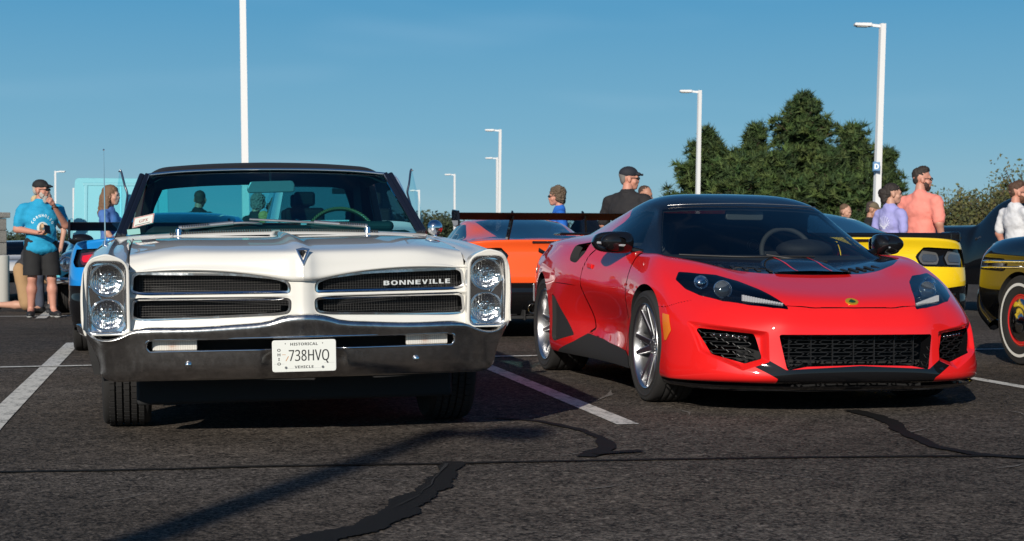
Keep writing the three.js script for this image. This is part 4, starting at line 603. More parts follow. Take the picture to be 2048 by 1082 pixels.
  for (const s of [1, -1]) { makeWheel(car, s * .805, .352, 0, { R: .345, w: .235, rim: .19, spokes: steelW, spokeMat: MAT.chromeClean, tread, grooves: 4 }); makeWheel(car, s * .80, .352, -3.15, { R: .345, w: .235, rim: .19, spokes: steelW, spokeMat: MAT.chromeClean }); }
  part('chassis', [box(1.3, .06, 4.8, 0, .27, -1.9, .02), box(.08, .10, 4.6, .55, .22, -1.9, .02), box(.08, .10, 4.6, -.55, .22, -1.9, .02)], MAT.matte, car);
}
// ---------------------------------------------------------------- wedge sports coupes seen from behind (local +z is the tail)
function wedgeCar(o) {
  const car = thing('sports_coupe', o.label, 'car', o.pos, o.turn, 'sports coupes parked tail toward the camera'), PT = paint(o.color, { specularIntensity: .3 }), RF = o.blackRoof ? MAT.gloss : PT;
  const cols = [
    [[0, .24, -.12], [0, .36, 0], [0, .50, .0], [0, .60, .03], [0, .76, -.01], [0, .90, -.03], [0, .985, .0], [0, .985, -.16], [0, 1.0, -.42]],
    [[.42, .24, -.13], [.42, .36, -.01], [.42, .50, -.01], [.42, .60, .02], [.42, .76, -.02], [.42, .90, -.04], [.42, .985, -.02], [.42, .985, -.18], [.40, 1.0, -.44]],
    [[.74, .24, -.18], [.75, .36, -.06], [.75, .50, -.06], [.75, .60, -.04], [.75, .76, -.07], [.74, .89, -.09], [.72, .968, -.08], [.70, .97, -.24], [.60, .995, -.50]],
    [[.90, .24, -.32], [.93, .36, -.22], [.935, .50, -.22], [.935, .62, -.20], [.93, .76, -.22], [.915, .88, -.24], [.88, .945, -.25], [.83, .955, -.40], [.66, .985, -.62]],
    [[.93, .2, -.55], [.965, .34, -.55], [.97, .48, -.55], [.975, .62, -.55], [.97, .75, -.55], [.945, .865, -.56], [.90, .93, -.58], [.85, .952, -.66], [.68, .985, -.8]],
    [[.93, .18, -.95], [.97, .3, -.95], [.98, .44, -.95], [.985, .60, -.95], [.98, .74, -.95], [.955, .86, -.95], [.91, .93, -.95], [.85, .955, -.97], [.69, .985, -1.05]],
    [[.89, .18, -1.6], [.92, .28, -1.6], [.915, .42, -1.6], [.92, .58, -1.6], [.93, .72, -1.6], [.915, .82, -1.6], [.88, .885, -1.6], [.83, .915, -1.6], [.71, .945, -1.62]],
    [[.88, .18, -2.4], [.90, .28, -2.4], [.89, .42, -2.4], [.90, .56, -2.4], [.91, .68, -2.4], [.90, .77, -2.4], [.87, .83, -2.4], [.82, .86, -2.4], [.70, .885, -2.4]],
    [[.90, .18, -3.2], [.94, .28, -3.2], [.945, .40, -3.2], [.95, .53, -3.2], [.945, .65, -3.2], [.92, .74, -3.2], [.87, .80, -3.2], [.78, .82, -3.15], [.62, .83, -3.05]],
    [[.86, .18, -3.9], [.90, .26, -3.9], [.905, .36, -3.9], [.90, .47, -3.9], [.89, .58, -3.9], [.86, .66, -3.85], [.80, .72, -3.75], [.66, .76, -3.5], [.5, .80, -3.2]],
    [[.45, .17, -4.4], [.47, .22, -4.42], [.48, .30, -4.42], [.48, .39, -4.41], [.47, .48, -4.38], [.46, .55, -4.3], [.44, .62, -4.1], [.4, .70, -3.7], [.35, .79, -3.3]],
    [[0, .17, -4.47], [0, .22, -4.48], [0, .30, -4.48], [0, .39, -4.47], [0, .48, -4.44], [0, .55, -4.35], [0, .62, -4.15], [0, .70, -3.75], [0, .79, -3.35]]];
  let sh = surf(cols2rows(cols), 56, 150, 2); if (sh.N[28 * 151 + 3][2] < 0) flipM(sh);
  const arch = (zc) => (p) => (p[0] > .6 ? Math.hypot(p[2] - zc, p[1] - .345) - .37 : 1), wells = []; for (const zc of [-.95, -3.66]) { sh = cutOut(sh, arch(zc)); wells.push(wallM(sh, arch(zc), (p, n, t) => [p[0] - .25 * t, p[1], p[2]], .01)); }
  // tail lamps: two six-sided lamps a side in a dark panel
  const hex = (x, w) => sdPoly([[x - w, .82], [x - w * .75, .765], [x + w * .8, .765], [x + w, .81], [x + w * .85, .86], [x - w * .6, .875]].map(([a, b]) => [a, b + (a - .5) * -.02])), lamps = [[.53, .095], [.775, .095]], pan = sdPoly([[.40, .83], [.44, .745], [.90, .735], [.92, .78], [.89, .885], [.48, .905]]);
  const fPan = (p) => (p[2] > -.45 ? pan(p[0], p[1]) : 1); let panel, low; [panel, sh] = split(sh, fPan); const pw = wallM(sh, fPan, (p, n, t) => [p[0], p[1], p[2] - .03 * t], .01);
  const fLow = (p) => (p[2] > -.7 ? Math.max(p[1] - (.555 + .03 * sm(.5, .9, p[0])), -1) : 1); [low, sh] = split(sh, fLow);
  let sk; [sk, sh] = split(sh, (p) => (p[2] <= -.7 ? p[1] - .21 : 1));
  part('body_shell', geoM(symM(sh)), PT, car); part('rear_valance', geoM(symM(low)), MAT.gloss, car); pairM('side_skirt', sk, MAT.gloss, car); pairM('lamp_panel', joinM(offM(panel, -.025), pw), MAT.gloss, car);
  for (const w of wells) pairM('wheel_arch', w, MAT.matte, car);
  const lampMat = phys(o.lamp, { roughness: .15, clearcoat: 1 });
  for (const s of [1, -1]) for (const [x, w] of lamps) { const h = hex(x, w), q = keepIn(panel, (p) => h(p[0], p[1])), m = offM(q, -.012), i = offM(keepIn(q, (p) => h(p[0], p[1]) + .02), -.004); const L = part('tail_lamp', geoM(s > 0 ? m : mirrorM(m)), lampMat, car); part('lamp_inset', geoM(s > 0 ? i : mirrorM(i)), o.inset ?? std([.22, .22, .22], .2, .8), L); }
  // greenhouse
  const st = [
    [[0, .985, -.30], [.2, .985, -.31], [.38, .985, -.33], [.5, .985, -.38], [.58, .983, -.44], [.64, .978, -.52]],
    [[0, 1.06, -.72], [.2, 1.058, -.73], [.36, 1.05, -.75], [.47, 1.035, -.78], [.56, 1.01, -.80], [.67, .975, -.84]],
    [[0, 1.15, -1.2], [.2, 1.147, -1.2], [.36, 1.137, -1.21], [.48, 1.115, -1.22], [.57, 1.07, -1.25], [.69, .965, -1.3]],
    [[0, 1.215, -1.65], [.2, 1.212, -1.65], [.36, 1.20, -1.65], [.48, 1.175, -1.66], [.57, 1.12, -1.68], [.70, .94, -1.7]],
    [[0, 1.238, -2.05], [.2, 1.235, -2.05], [.36, 1.222, -2.05], [.48, 1.195, -2.06], [.57, 1.13, -2.08], [.71, .91, -2.1]],
    [[0, 1.19, -2.5], [.2, 1.187, -2.5], [.36, 1.172, -2.5], [.48, 1.145, -2.5], [.57, 1.08, -2.5], [.70, .88, -2.5]],
    [[0, 1.03, -2.95], [.2, 1.027, -2.95], [.38, 1.012, -2.93], [.51, .985, -2.9], [.6, .94, -2.87], [.68, .85, -2.82]],
    [[0, .80, -3.42], [.2, .80, -3.40], [.38, .80, -3.34], [.5, .80, -3.26], [.58, .80, -3.18], [.64, .81, -3.08]]];
  let gh = surf(st, 70, 50, 2); if (gh.N[100][1] < 0) flipM(gh);
  const fR = (p) => Math.max(p[0] - lerp(.385, .42, sm(-.5, -1.5, p[2])), p[2] + .42, -1.62 - p[2]), fF = (p) => Math.max(p[0] - lerp(.52, .62, sm(-2.4, -3.2, p[2])), p[2] + 2.38, .84 - p[1]), sw = sdPoly(rpoly([[-1.15, 1.0], [-1.72, 1.155], [-2.2, 1.165], [-2.75, 1.01], [-2.75, .93], [-1.4, .955]], .03)), fS = (p) => (p[0] > .48 ? sw(p[2], p[1]) : 1);
  let rg, fg, sg; [rg, gh] = split(gh, fR); [fg, gh] = split(gh, fF); [sg, gh] = split(gh, fS); const GL = phys([.20, .23, .25], { transmission: 1, roughness: 0, thickness: 0, ior: 1.36 });
  let halo; [halo, gh] = split(gh, (p) => (o.blackRoof ? Math.max(p[0] - lerp(.52, .50, sm(-.5, -1.5, p[2])), p[2] + .36) : Math.max(fR(p) - .035, p[2] + .33)));
  part('roof_panel', geoM(symM(gh)), PT, car); part('hatch_surround', geoM(symM(halo)), MAT.gloss, car); part('rear_window', geoM(symM(rg)), GL, car); part('windshield', geoM(symM(fg)), GL, car); pairM('side_window', sg, GL, car);
  part('cabin', [box(1.3, .05, 3.0, 0, .45, -2, 0), box(1.2, .5, .05, 0, .72, -2.95, 0), box(1.1, .05, .9, 0, .80, -.9, 0)], MAT.seat, car);
  for (const s of [1, -1]) part('car_seat', [bend(box(.48, .62, .14, .34 * s, .78, -1.75, .05), (v) => { v.x = .34 * s + (v.x - .34 * s) * (1 - .35 * sm(.9, 1.08, v.y)); })], MAT.seat, car);
  // tail details
  part('brake_light_strip', box(.34, .022, .012, 0, .958, .0, .003), std([.02, .005, .005], .3), car);
  { const b = new THREE.Group(); b.name = 'crossed_flags_badge'; b.position.set(0, .84, -.02); car.add(b); for (const s of [1, -1]) part('flag', bend(ext([[0, -.05], [.012, -.05], [.04, .0], [.105, .025], [.10, .06], [.03, .035]], .01, .002), (v) => { v.x *= s; v.y += .012 * Math.sin(v.x * 60); }), MAT.gloss, b); }
  if (o.script) part('maker_script', [box(.16, .018, .008, 0, .70, .02, .003)], MAT.gloss, car);
  const pl = part('license_plate', ext(rpoly([[-.155, -.078], [.155, -.078], [.155, .078], [-.155, .078]], .012), .006, .002).translate(0, .46, .012), o.plate ? MAT.white : MAT.black, car);
  if (o.plate) { part('plate_frame', ext(rpoly([[-.165, -.088], [.165, -.088], [.165, .088], [-.165, .088]], .012), .008, .002, [[[-.145, -.065], [-.145, .065], [.145, .065], [.145, -.065]]]).translate(0, .46, .016), std([.5, .5, .52], .3, .8), car); const f = new THREE.PlaneGeometry(.28, .125); f.translate(0, .46, .0225); part('plate_print', f, std([1, 1, 1], .5, 0, { map: canvasTex(256, 116, (c, w, h) => { c.fillStyle = '#dcdde0'; c.fillRect(0, 0, w, h); c.fillStyle = '#a33a48'; for (let i = 0; i < 4; i++) c.fillRect(80, 14 + i * 12, 100, 6); c.fillStyle = '#3b4f8f'; c.fillRect(70, 12, 44, 28); c.fillStyle = '#7a3038'; c.font = 'bold 34px sans-serif'; c.textAlign = 'center'; c.fillText('VETERAN', 128, 98); }) }), car); }
  for (const x of [-.17, -.06, .06, .17]) { const p = part('exhaust_tip', tr(lathe([[.036, -.1], [.044, -.02], [.050, .0], [.046, .006], [.040, -.002], [.034, -.08]], 28), x, .30, .02, Math.PI / 2), std([.5, .46, .42], .2, 1), car); }
  part('diffuser', [box(1.2, .03, .4, 0, .21, -.2, .01), ...[-.5, -.25, .25, .5].map((x) => box(.015, .10, .35, x, .235, -.15, .004))], MAT.matte, car);
  if (o.wing) { const y = o.wing, W = .93; part('rear_wing', [bend(ext(rpoly([[-.15, 0], [-.10, .018], [.05, .03], [.15, .02], [.10, .0], [0, -.006]], .008), W * 2, .003).rotateY(Math.PI / 2).translate(-W, y, -.06), (v) => { v.y += (v.z + .06) * .26 + -.035 * sm(.45, .93, Math.abs(v.x)) + .012 * (1 - sm(.30, .42, Math.abs(v.x))); })], std([.005, .005, .006], .9), car);
    for (const s of [1, -1]) { part('wing_end_plate', ext(rpoly([[-.20, -.11], [-.17, .035], [.16, .055], [.20, .02], [.17, -.06], [.05, -.12]], .02), .014, .003).rotateY(Math.PI / 2).translate(s * W - .007, y - .01, -.06), MAT.gloss, car); part('wing_post', [bar([s * .40, .965, -.14], [s * .36, y + .01, -.02], .018, .12, [0, 0, 1], .005)], MAT.gloss, car); } }
  if (o.spoiler) part('rear_spoiler', [bend(box(1.62, .085, .16, 0, 1.03, -.10, .02), (v) => { v.y -= .05 * sm(.5, .81, Math.abs(v.x)); v.z -= .12 * sm(.4, .81, Math.abs(v.x)); }), ...[1, -1].map((s) => box(.10, .09, .2, s * .80, .985, -.22, .02))], MAT.gloss, car);
  for (const s of [1, -1]) { const g = tr(ball(.1, 0, 0, 0, 1.2, .6, .6), .99 * s, .98, -2.62); part('wing_mirror', [g, bar([.84 * s, .9, -2.62], [.94 * s, .96, -2.62], .03, .05)], o.mirror ?? PT, car); }
  const sp = (q) => [...bladeSpokes(10, .045, q.rim - .01, .018, .012, .02, .06), cyl(.06, .06, .04, 24, .03, 0, 0, 0, 0, Math.PI / 2)];
  for (const s of [1, -1]) { makeWheel(car, s * .80, .345, -.95, { R: .345, w: .31, rim: .254, spokes: sp, spokeMat: MAT.black, rimMat: MAT.black, disc: .18 }); makeWheel(car, s * .82, .335, -3.66, { R: .335, w: .27, rim: .241, spokes: sp, spokeMat: MAT.black, rimMat: MAT.black, disc: .18 }); }
  return car;
}
wedgeCar({ label: 'bright orange sports coupe with tall black rear wing, parked between the white and red cars', pos: spot(1098, 16.4), turn: .2, color: [.86, .10, .018], lamp: [.10, .10, .10], wing: 1.24, plate: true, script: true, mirror: MAT.gloss });
wedgeCar({ label: 'bright blue sports coupe with black rear wing and red tail lamps behind the white car', pos: spot(372, 13.7), turn: .2, color: [.008, .22, .62], lamp: [.08, .01, .02], inset: std([.60, .01, .03], .15), wing: 1.10, mirror: MAT.gloss });
wedgeCar({ label: 'yellow sports coupe with black roof and low black spoiler behind the red car', pos: spot(1742, 13.4), turn: .2, color: [.86, .58, .012], lamp: [.10, .10, .10], spoiler: true, blackRoof: true, mirror: MAT.gloss });
// ---------------------------------------------------------------- black 1950s car at the right edge, seen on its front wing
{
  const car = thing('vintage_car', 'glossy black 1950s car with chrome side trim and whitewall tyre, cut off at right edge', 'car', spot(2058, 12.6), -1.36);
  const BK = paint([.004, .0045, .006], { roughness: .5, specularIntensity: .05 }), body = new THREE.Group(); body.name = 'body'; car.add(body);
  // local x to the right along the car, z toward the camera; front wheel at x = 0
  const xs = [-.86, -.85, -.80, -.68, -.48, -.2, .2, .8, 1.4, 2.2, 3.2, 4.2];
  const topY = [.80, .86, .91, .95, .975, .99, 1.0, 1.0, .99, .98, .95, .9], bulge = [.60, .74, .83, .88, .91, .93, .94, .94, .93, .93, .92, .85], lowY = [.42, .36, .34, .33, .33, .33, .33, .30, .28, .28, .28, .3];
  const S = xs.map((x, i) => { const t = topY[i], b = bulge[i], l = lowY[i], c = .0; return [[x, t, c - .6], [x, t + .005, c - .28], [x, t, c - .12], [x, t - .02, c + (b - .93) - .03], [x, t - .08, c + (b - .93) + .04], [x, t - .17, c + (b - .93) + .07], [x, .68, c + (b - .93) + .08], [x, .55, c + (b - .93) + .085], [x, .45, c + (b - .93) + .06], [x, l, c + (b - .93) + .0]]; });
  let f = surf(S, 120, 60, 2, false); if (f.N[2000][2] < 0) flipM(f); const a = (p) => Math.hypot(p[0], (p[1] - .34)) - .375; f = cutOut(f, a); const w = wallM(f, a, (p, n, t) => [p[0], p[1], p[2] - .25 * t], .01);
  part('front_wing', geoM(f), BK, body); part('far_wing', geoM(moveM({ P: f.P, N: f.N.map((n) => [n[0], n[1], -n[2]]), F: f.F.map((q) => [q[0], q[2], q[1]]) }, (p) => [p[0], p[1], -p[2] - 1.75])), BK, body); part('wheel_arch', geoM(w), MAT.matte, body);
  part('hood', [bend(box(2.2, .1, 1.0, .8, .985, -.875, .05), (v) => { v.y += .07 * (1 - ((v.z + .875) / .5) ** 2); })], BK, body);
  part('cabin_body', [bend(box(2.2, .46, 1.4, 2.9, 1.22, -.875, .2), (v) => { v.x += v.y > 1.2 ? (2.9 - v.x) * .18 : 0; })], BK, body);
  part('side_trim', [tube([[-.845, .78, -.16], [-.80, .785, -.05], [-.6, .79, .03], [-.2, .79, .075], [.6, .79, .084], [2, .785, .082], [4, .77, .06]], .013, 40, 8), tube([[-.845, .735, -.16], [-.80, .74, -.035], [-.6, .745, .04], [-.2, .745, .082], [.6, .745, .088], [2, .74, .086], [4, .73, .06]], .009, 40, 8)], MAT.chromeClean, body);
  for (const y of [.53, .44]) part('trim_spear', bar([.16, y, .085], [.9, y, .09], .014, .012, [0, 1, 0], .004), MAT.chromeClean, body);
  part('bumper_guard', [tube([[-.82, .62, -.1], [-.86, .50, -.08], [-.80, .38, -.06], [-.62, .28, -.05]], .05, 16, 10)], BK, body);
  part('headlight', [ball(.07, -.84, .70, -.30, .5, 1, 1)], MAT.chromeClean, body);
  const g = new THREE.Group(); g.name = 'wheel'; g.position.set(.0, .345, -.02); g.rotation.y = -Math.PI / 2; car.add(g);
  part('tyre', tyreGeo(.345, .2, .20), MAT.rubber, g); part('whitewall', tr(new THREE.RingGeometry(.262, .284, 48), .104, 0, 0, 0, Math.PI / 2), std([.75, .74, .7], .6), g); part('rim', [rimGeo(.195, .19), tr(new THREE.RingGeometry(.15, .208, 48), .085, 0, 0, 0, Math.PI / 2)], std([.55, .02, .02], .35), g); part('hubcap', [tr(lathe([[0, .07], [.05, .065], [.06, .048], [.10, .045], [.15, .04], [.188, .0]], 40), .06, 0, 0, 0, 0, -Math.PI / 2)], std([.42, .42, .43], .14, 1), g);
  const g2 = new THREE.Group(); g2.name = 'wheel'; g2.position.set(3.1, .345, -.1); g2.rotation.y = -Math.PI / 2; car.add(g2); part('tyre', tyreGeo(.345, .2, .20), MAT.rubber, g2); part('hubcap', [tr(lathe([[0, .07], [.05, .065], [.10, .035], [.19, .0]], 40), .04, 0, 0, 0, 0, -Math.PI / 2)], MAT.chromeClean, g2);
  part('underbody', box(4.2, .2, 1.5, 1.9, .35, -.9, .05), MAT.matte, body);
}
// ---------------------------------------------------------------- generic upright bodies from a side outline, rounded and narrowed to the roof
function boxyCar(name, label, cat, pos, turn, o) { // local +z is the nose; outline: [z, y] pairs
  const car = thing(name, label, cat, pos, turn), PT = paint(o.color, o.color[0] < .02 ? { roughness: .5, specularIntensity: .05, clearcoat: .55 } : { roughness: .35 }), W = o.w / 2;
  const half = o.outline, sec = (t) => t;
  const Z = half.map((h) => h[0]), rows = half.map(([z, y0, y1, k]) => [[0, y1, z], [W * .5, y1 - .008, z], [W * .80 * k, y1 - .03, z], [W * .93 * k, y1 - .09, z], [W * lerp(k, 1, .5), lerp(y0, y1, .66), z], [W, lerp(y0, y1, .4), z], [W, lerp(y0, y1, .2), z], [W * .97, y0, z]]);
  let s = surf(rows, 90, 50, 2); if (s.N[300][1] < 0) flipM(s);
  const arch = (zc) => (p) => (p[0] > W * .7 ? Math.hypot(p[2] - zc, p[1] - o.R) - o.R * 1.12 : 1); for (const zc of o.axles) s = cutOut(s, arch(zc));
  for (const wdw of o.windows) { const f = wdw.f; let gl; [gl, s] = split(s, f); const m = phys(wdw.tint ?? [.5, .56, .58], { transmission: 1, roughness: 0, thickness: 0 }); if (wdw.side) pairM(wdw.name, gl, m, car); else part(wdw.name, geoM(symM(gl)), m, car); }
  part('body_shell', geoM(symM(s)), PT, car);
  for (const sg of [1, -1]) for (const zc of o.axles) makeWheel(car, sg * (W - .12), o.R, zc, { R: o.R, w: .22, rim: o.R * .66, spokes: (q) => [...bladeSpokes(7, .05, q.rim - .01, .025, .02, .0, .03)], disc: .14 });
  part('interior', [box(o.w - .25, .05, o.floor[1] - o.floor[0], 0, o.R + .1, (o.floor[0] + o.floor[1]) / 2, 0), ...(o.seats ?? []).flatMap(([x, z, y]) => [box(.5, .62, .13, x, y, z, .05), box(.26, .18, .1, x, y + .42, z, .04)])], MAT.seat, car);
  return car;
}
const sideWin = (poly, W) => { const q = sdPoly(poly); return (p) => (p[0] > W ? q(p[2], p[1]) : 1); };
{ // white sport utility seen through the hardtop's glass, nose toward the camera
  const sv = boxyCar('utility_car', 'white sport utility car behind the white hardtop, seen through its windows', 'car', spot(712, 18.2), .18, { color: [.62, .64, .66], w: 1.95, R: .37, axles: [-.95, -3.85], floor: [-4.6, -.9],
    outline: [[-4.9, .5, 1.0, .95], [-4.85, .45, 1.5, .9], [-4.6, .4, 1.82, .84], [-3.6, .35, 1.86, .82], [-2.6, .35, 1.86, .82], [-2.15, .35, 1.80, .82], [-1.75, .35, 1.52, .88], [-1.3, .35, 1.20, .95], [-1.0, .35, 1.14, .97], [-.4, .35, 1.10, .96], [-.1, .35, 1.0, .93], [0, .4, .75, .9], [.02, .45, .6, .88]],
    windows: [{ name: 'windshield', f: (p) => Math.max(p[0] - lerp(.80, .68, clamp((p[1] - 1.2) / .55, 0, 1)), -2.2 - p[2], p[2] + 1.36), tint: [.55, .62, .62] }, { name: 'side_window', side: 1, f: sideWin([[-1.75, 1.22], [-2.25, 1.68], [-4.3, 1.68], [-4.5, 1.25]], .5) }, { name: 'rear_window', f: (p) => Math.max(p[0] - .66, p[2] + 4.64, 1.2 - p[1], p[1] - 1.75) }], seats: [[.42, -2.6, 1.1], [-.42, -2.6, 1.1], [.42, -3.6, 1.1], [-.42, -3.6, 1.1]] });
  part('grille', [box(.9, .22, .04, 0, .78, .03, .02)], MAT.gloss, sv); pairG('headlight', box(.36, .16, .08, .70, .88, -.02, .03), MAT.chromeClean, sv); part('bumper', box(1.85, .2, .12, 0, .5, .03, .05), MAT.silver, sv); part('interior_mirror', box(.24, .07, .03, 0, 1.6, -2.0, .01), MAT.black, sv);
}
{ // low white car at the far left
  const v = boxyCar('white_car', 'low white parked car at the far left between block wall and man in blue', 'car', spot(48, 29), .2, { color: [.55, .55, .55], w: 1.9, R: .30, axles: [-.8, -3.3], floor: [-3.8, -.9],
    outline: [[-4.2, .45, .7, .95], [-4.15, .4, .85, .93], [-3.4, .3, .90, .9], [-2.7, .3, 1.02, .82], [-2.2, .3, 1.06, .80], [-1.7, .3, 1.05, .80], [-1.45, .3, .98, .84], [-1.1, .3, .78, .95], [-.8, .3, .74, .97], [-.4, .3, .70, .97], [-.1, .34, .64, .94], [0, .38, .52, .92]], windows: [{ name: 'windshield', f: (p) => Math.max(p[0] - .68, -1.62 - p[2], p[2] + 1.12), tint: [.1, .11, .12] }] });
  part('bumper', box(1.7, .14, .12, 0, .38, .02, .04), MAT.matte, v); pairG('headlight', box(.3, .1, .06, .68, .56, -.02, .03), MAT.chromeClean, v);
}
{ // turquoise classic with its hood up, nose toward the camera
  const T = [.10, .50, .62], c = boxyCar('classic_coupe', 'turquoise classic car with its hood propped open behind the blue car', 'car', spot(236, 22.6), .2, { color: T, w: 1.75, R: .33, axles: [-.85, -3.6], floor: [-4.2, -1.2],
    outline: [[-4.6, .5, .8, .95], [-4.5, .4, .93, .93], [-3.8, .35, .98, .9], [-3.2, .35, 1.2, .8], [-2.8, .35, 1.32, .76], [-2.2, .35, 1.32, .76], [-1.9, .35, 1.2, .8], [-1.5, .35, .96, .92], [-1.2, .35, .93, .95], [-.5, .35, .90, .96], [-.1, .35, .86, .96], [0, .38, .78, .95], [.02, .42, .6, .93]], windows: [{ name: 'windshield', f: (p) => Math.max(p[0] - .6, -2.0 - p[2], p[2] + 1.56) }] });
  part('raised_hood', [bend(ext(rpoly([[-.68, .91], [.68, .91], [.66, 1.93], [-.66, 1.93]], .07), .03, .008).translate(0, 0, -1.315), (q) => { q.z -= (q.y - .95) * .30; })], paint([.20, .50, .57], { roughness: .4, specularIntensity: .3 }), c); part('hood_brace', box(.03, .8, .03, 0, 1.4, -1.26, .01), paint([.2, .68, .78]), c);
  part('hood_ribs', [bend(box(1.1, .05, .03, 0, 1.84, -1.28, .01), (q) => { q.z -= (q.y - .95) * .30; }), ...[-1, 1].map((s) => bend(box(.05, .85, .03, s * .5, 1.4, -1.28, .01), (q) => { q.z -= (q.y - .95) * .30; }))], paint([.18, .46, .53]), c); part('engine_bay', box(1.2, .03, .9, 0, .86, -.7, 0), MAT.matte, c); part('grille', [box(1.1, .24, .04, 0, .66, .03, .02), ...lin(8).map((t) => box(1.0, .008, .02, 0, .56 + t * .2, .06, .002))], MAT.chromeClean, c);
  for (const s of [1, -1]) { const h = new THREE.Group(); h.name = 'headlight'; h.position.set(.68 * s, .69, .02); c.add(h); part('lamp_ring', new THREE.TorusGeometry(.095, .016, 10, 32), MAT.chromeClean, h); part('lamp_glass', ball(.09, 0, 0, 0, 1, 1, .4), phys([.7, .72, .74], { roughness: .08, metalness: .7, clearcoat: 1 }), h); }
  part('bumper', [tube([[-.92, .48, -.2], [-.86, .47, .02], [-.4, .46, .10], [0, .46, .12], [.4, .46, .10], [.86, .47, .02], [.92, .48, -.2]], .05, 30, 10)], MAT.chromeClean, c);
}
{ // black pickup behind the vintage car, nose toward the camera like the others
  const k = boxyCar('pickup_truck', 'black pickup truck behind the yellow coupe and the man in white t-shirt', 'truck', [8.04, 0, -19.9], .2, { color: [.005, .0055, .007], w: 1.95, R: .38, axles: [-.95, -4.3], floor: [-3.4, -1.3],
    outline: [[-5.5, .5, 1.1, .95], [-5.45, .4, 1.22, .96], [-4.8, .4, 1.25, .97], [-4.0, .4, 1.25, .97], [-3.62, .4, 1.26, .97], [-3.45, .4, 1.34, .9], [-3.2, .4, 1.52, .84], [-2.8, .4, 1.62, .80], [-2.2, .4, 1.62, .80], [-1.8, .4, 1.45, .85], [-1.4, .4, 1.22, .95], [-1.0, .4, 1.16, .97], [-.4, .4, 1.12, .97], [-.1, .4, 1.05, .95], [0, .42, .85, .93], [.02, .47, .6, .9]], windows: [{ name: 'windshield', f: (p) => Math.max(p[0] - .68, -2.2 - p[2], p[2] + 1.5) }, { name: 'side_window', side: 1, f: sideWin([[-1.6, 1.25], [-2.2, 1.50], [-2.85, 1.50], [-2.95, 1.25]], .5), tint: [.2, .22, .23] }] });
  pairG('headlight', box(.34, .2, .08, .72, .86, -.02, .03), MAT.chromeClean, k); part('grille', box(.9, .26, .04, 0, .84, .03, .02), MAT.gloss, k); part('bumper', box(1.9, .2, .14, 0, .52, .03, .05), MAT.chromeClean, k);
}
{ // dark saloon seen between the orange coupe and the red car
  const d = boxyCar('dark_saloon', 'dark saloon far behind the orange coupe beside the man in black polo', 'car', spot(1178, 24), .2, { color: [.012, .013, .016], w: 1.85, R: .33, axles: [-.9, -3.6], floor: [-4.4, -1.2],
    outline: [[-4.6, .5, .9, .95], [-4.5, .4, 1.02, .93], [-3.9, .35, 1.08, .9], [-3.3, .35, 1.36, .78], [-2.6, .35, 1.44, .75], [-2.0, .35, 1.42, .75], [-1.7, .35, 1.3, .8], [-1.25, .35, 1.02, .93], [-1.0, .35, .98, .95], [-.4, .35, .92, .96], [-.1, .35, .84, .94], [0, .4, .7, .9]], windows: [{ name: 'windshield', f: (p) => Math.max(p[0] - .58, -2.05 - p[2], p[2] + 1.35), tint: [.75, .82, .82] }, { name: 'rear_window', f: (p) => Math.max(p[0] - .56, p[2] + 3.2, -3.85 - p[2]), tint: [.8, .85, .85] }] });
  pairG('headlight', box(.34, .13, .08, .66, .68, -.03, .03), MAT.chromeClean, d); part('grille', box(.8, .16, .04, 0, .62, .0, .02), MAT.gloss, d);
}
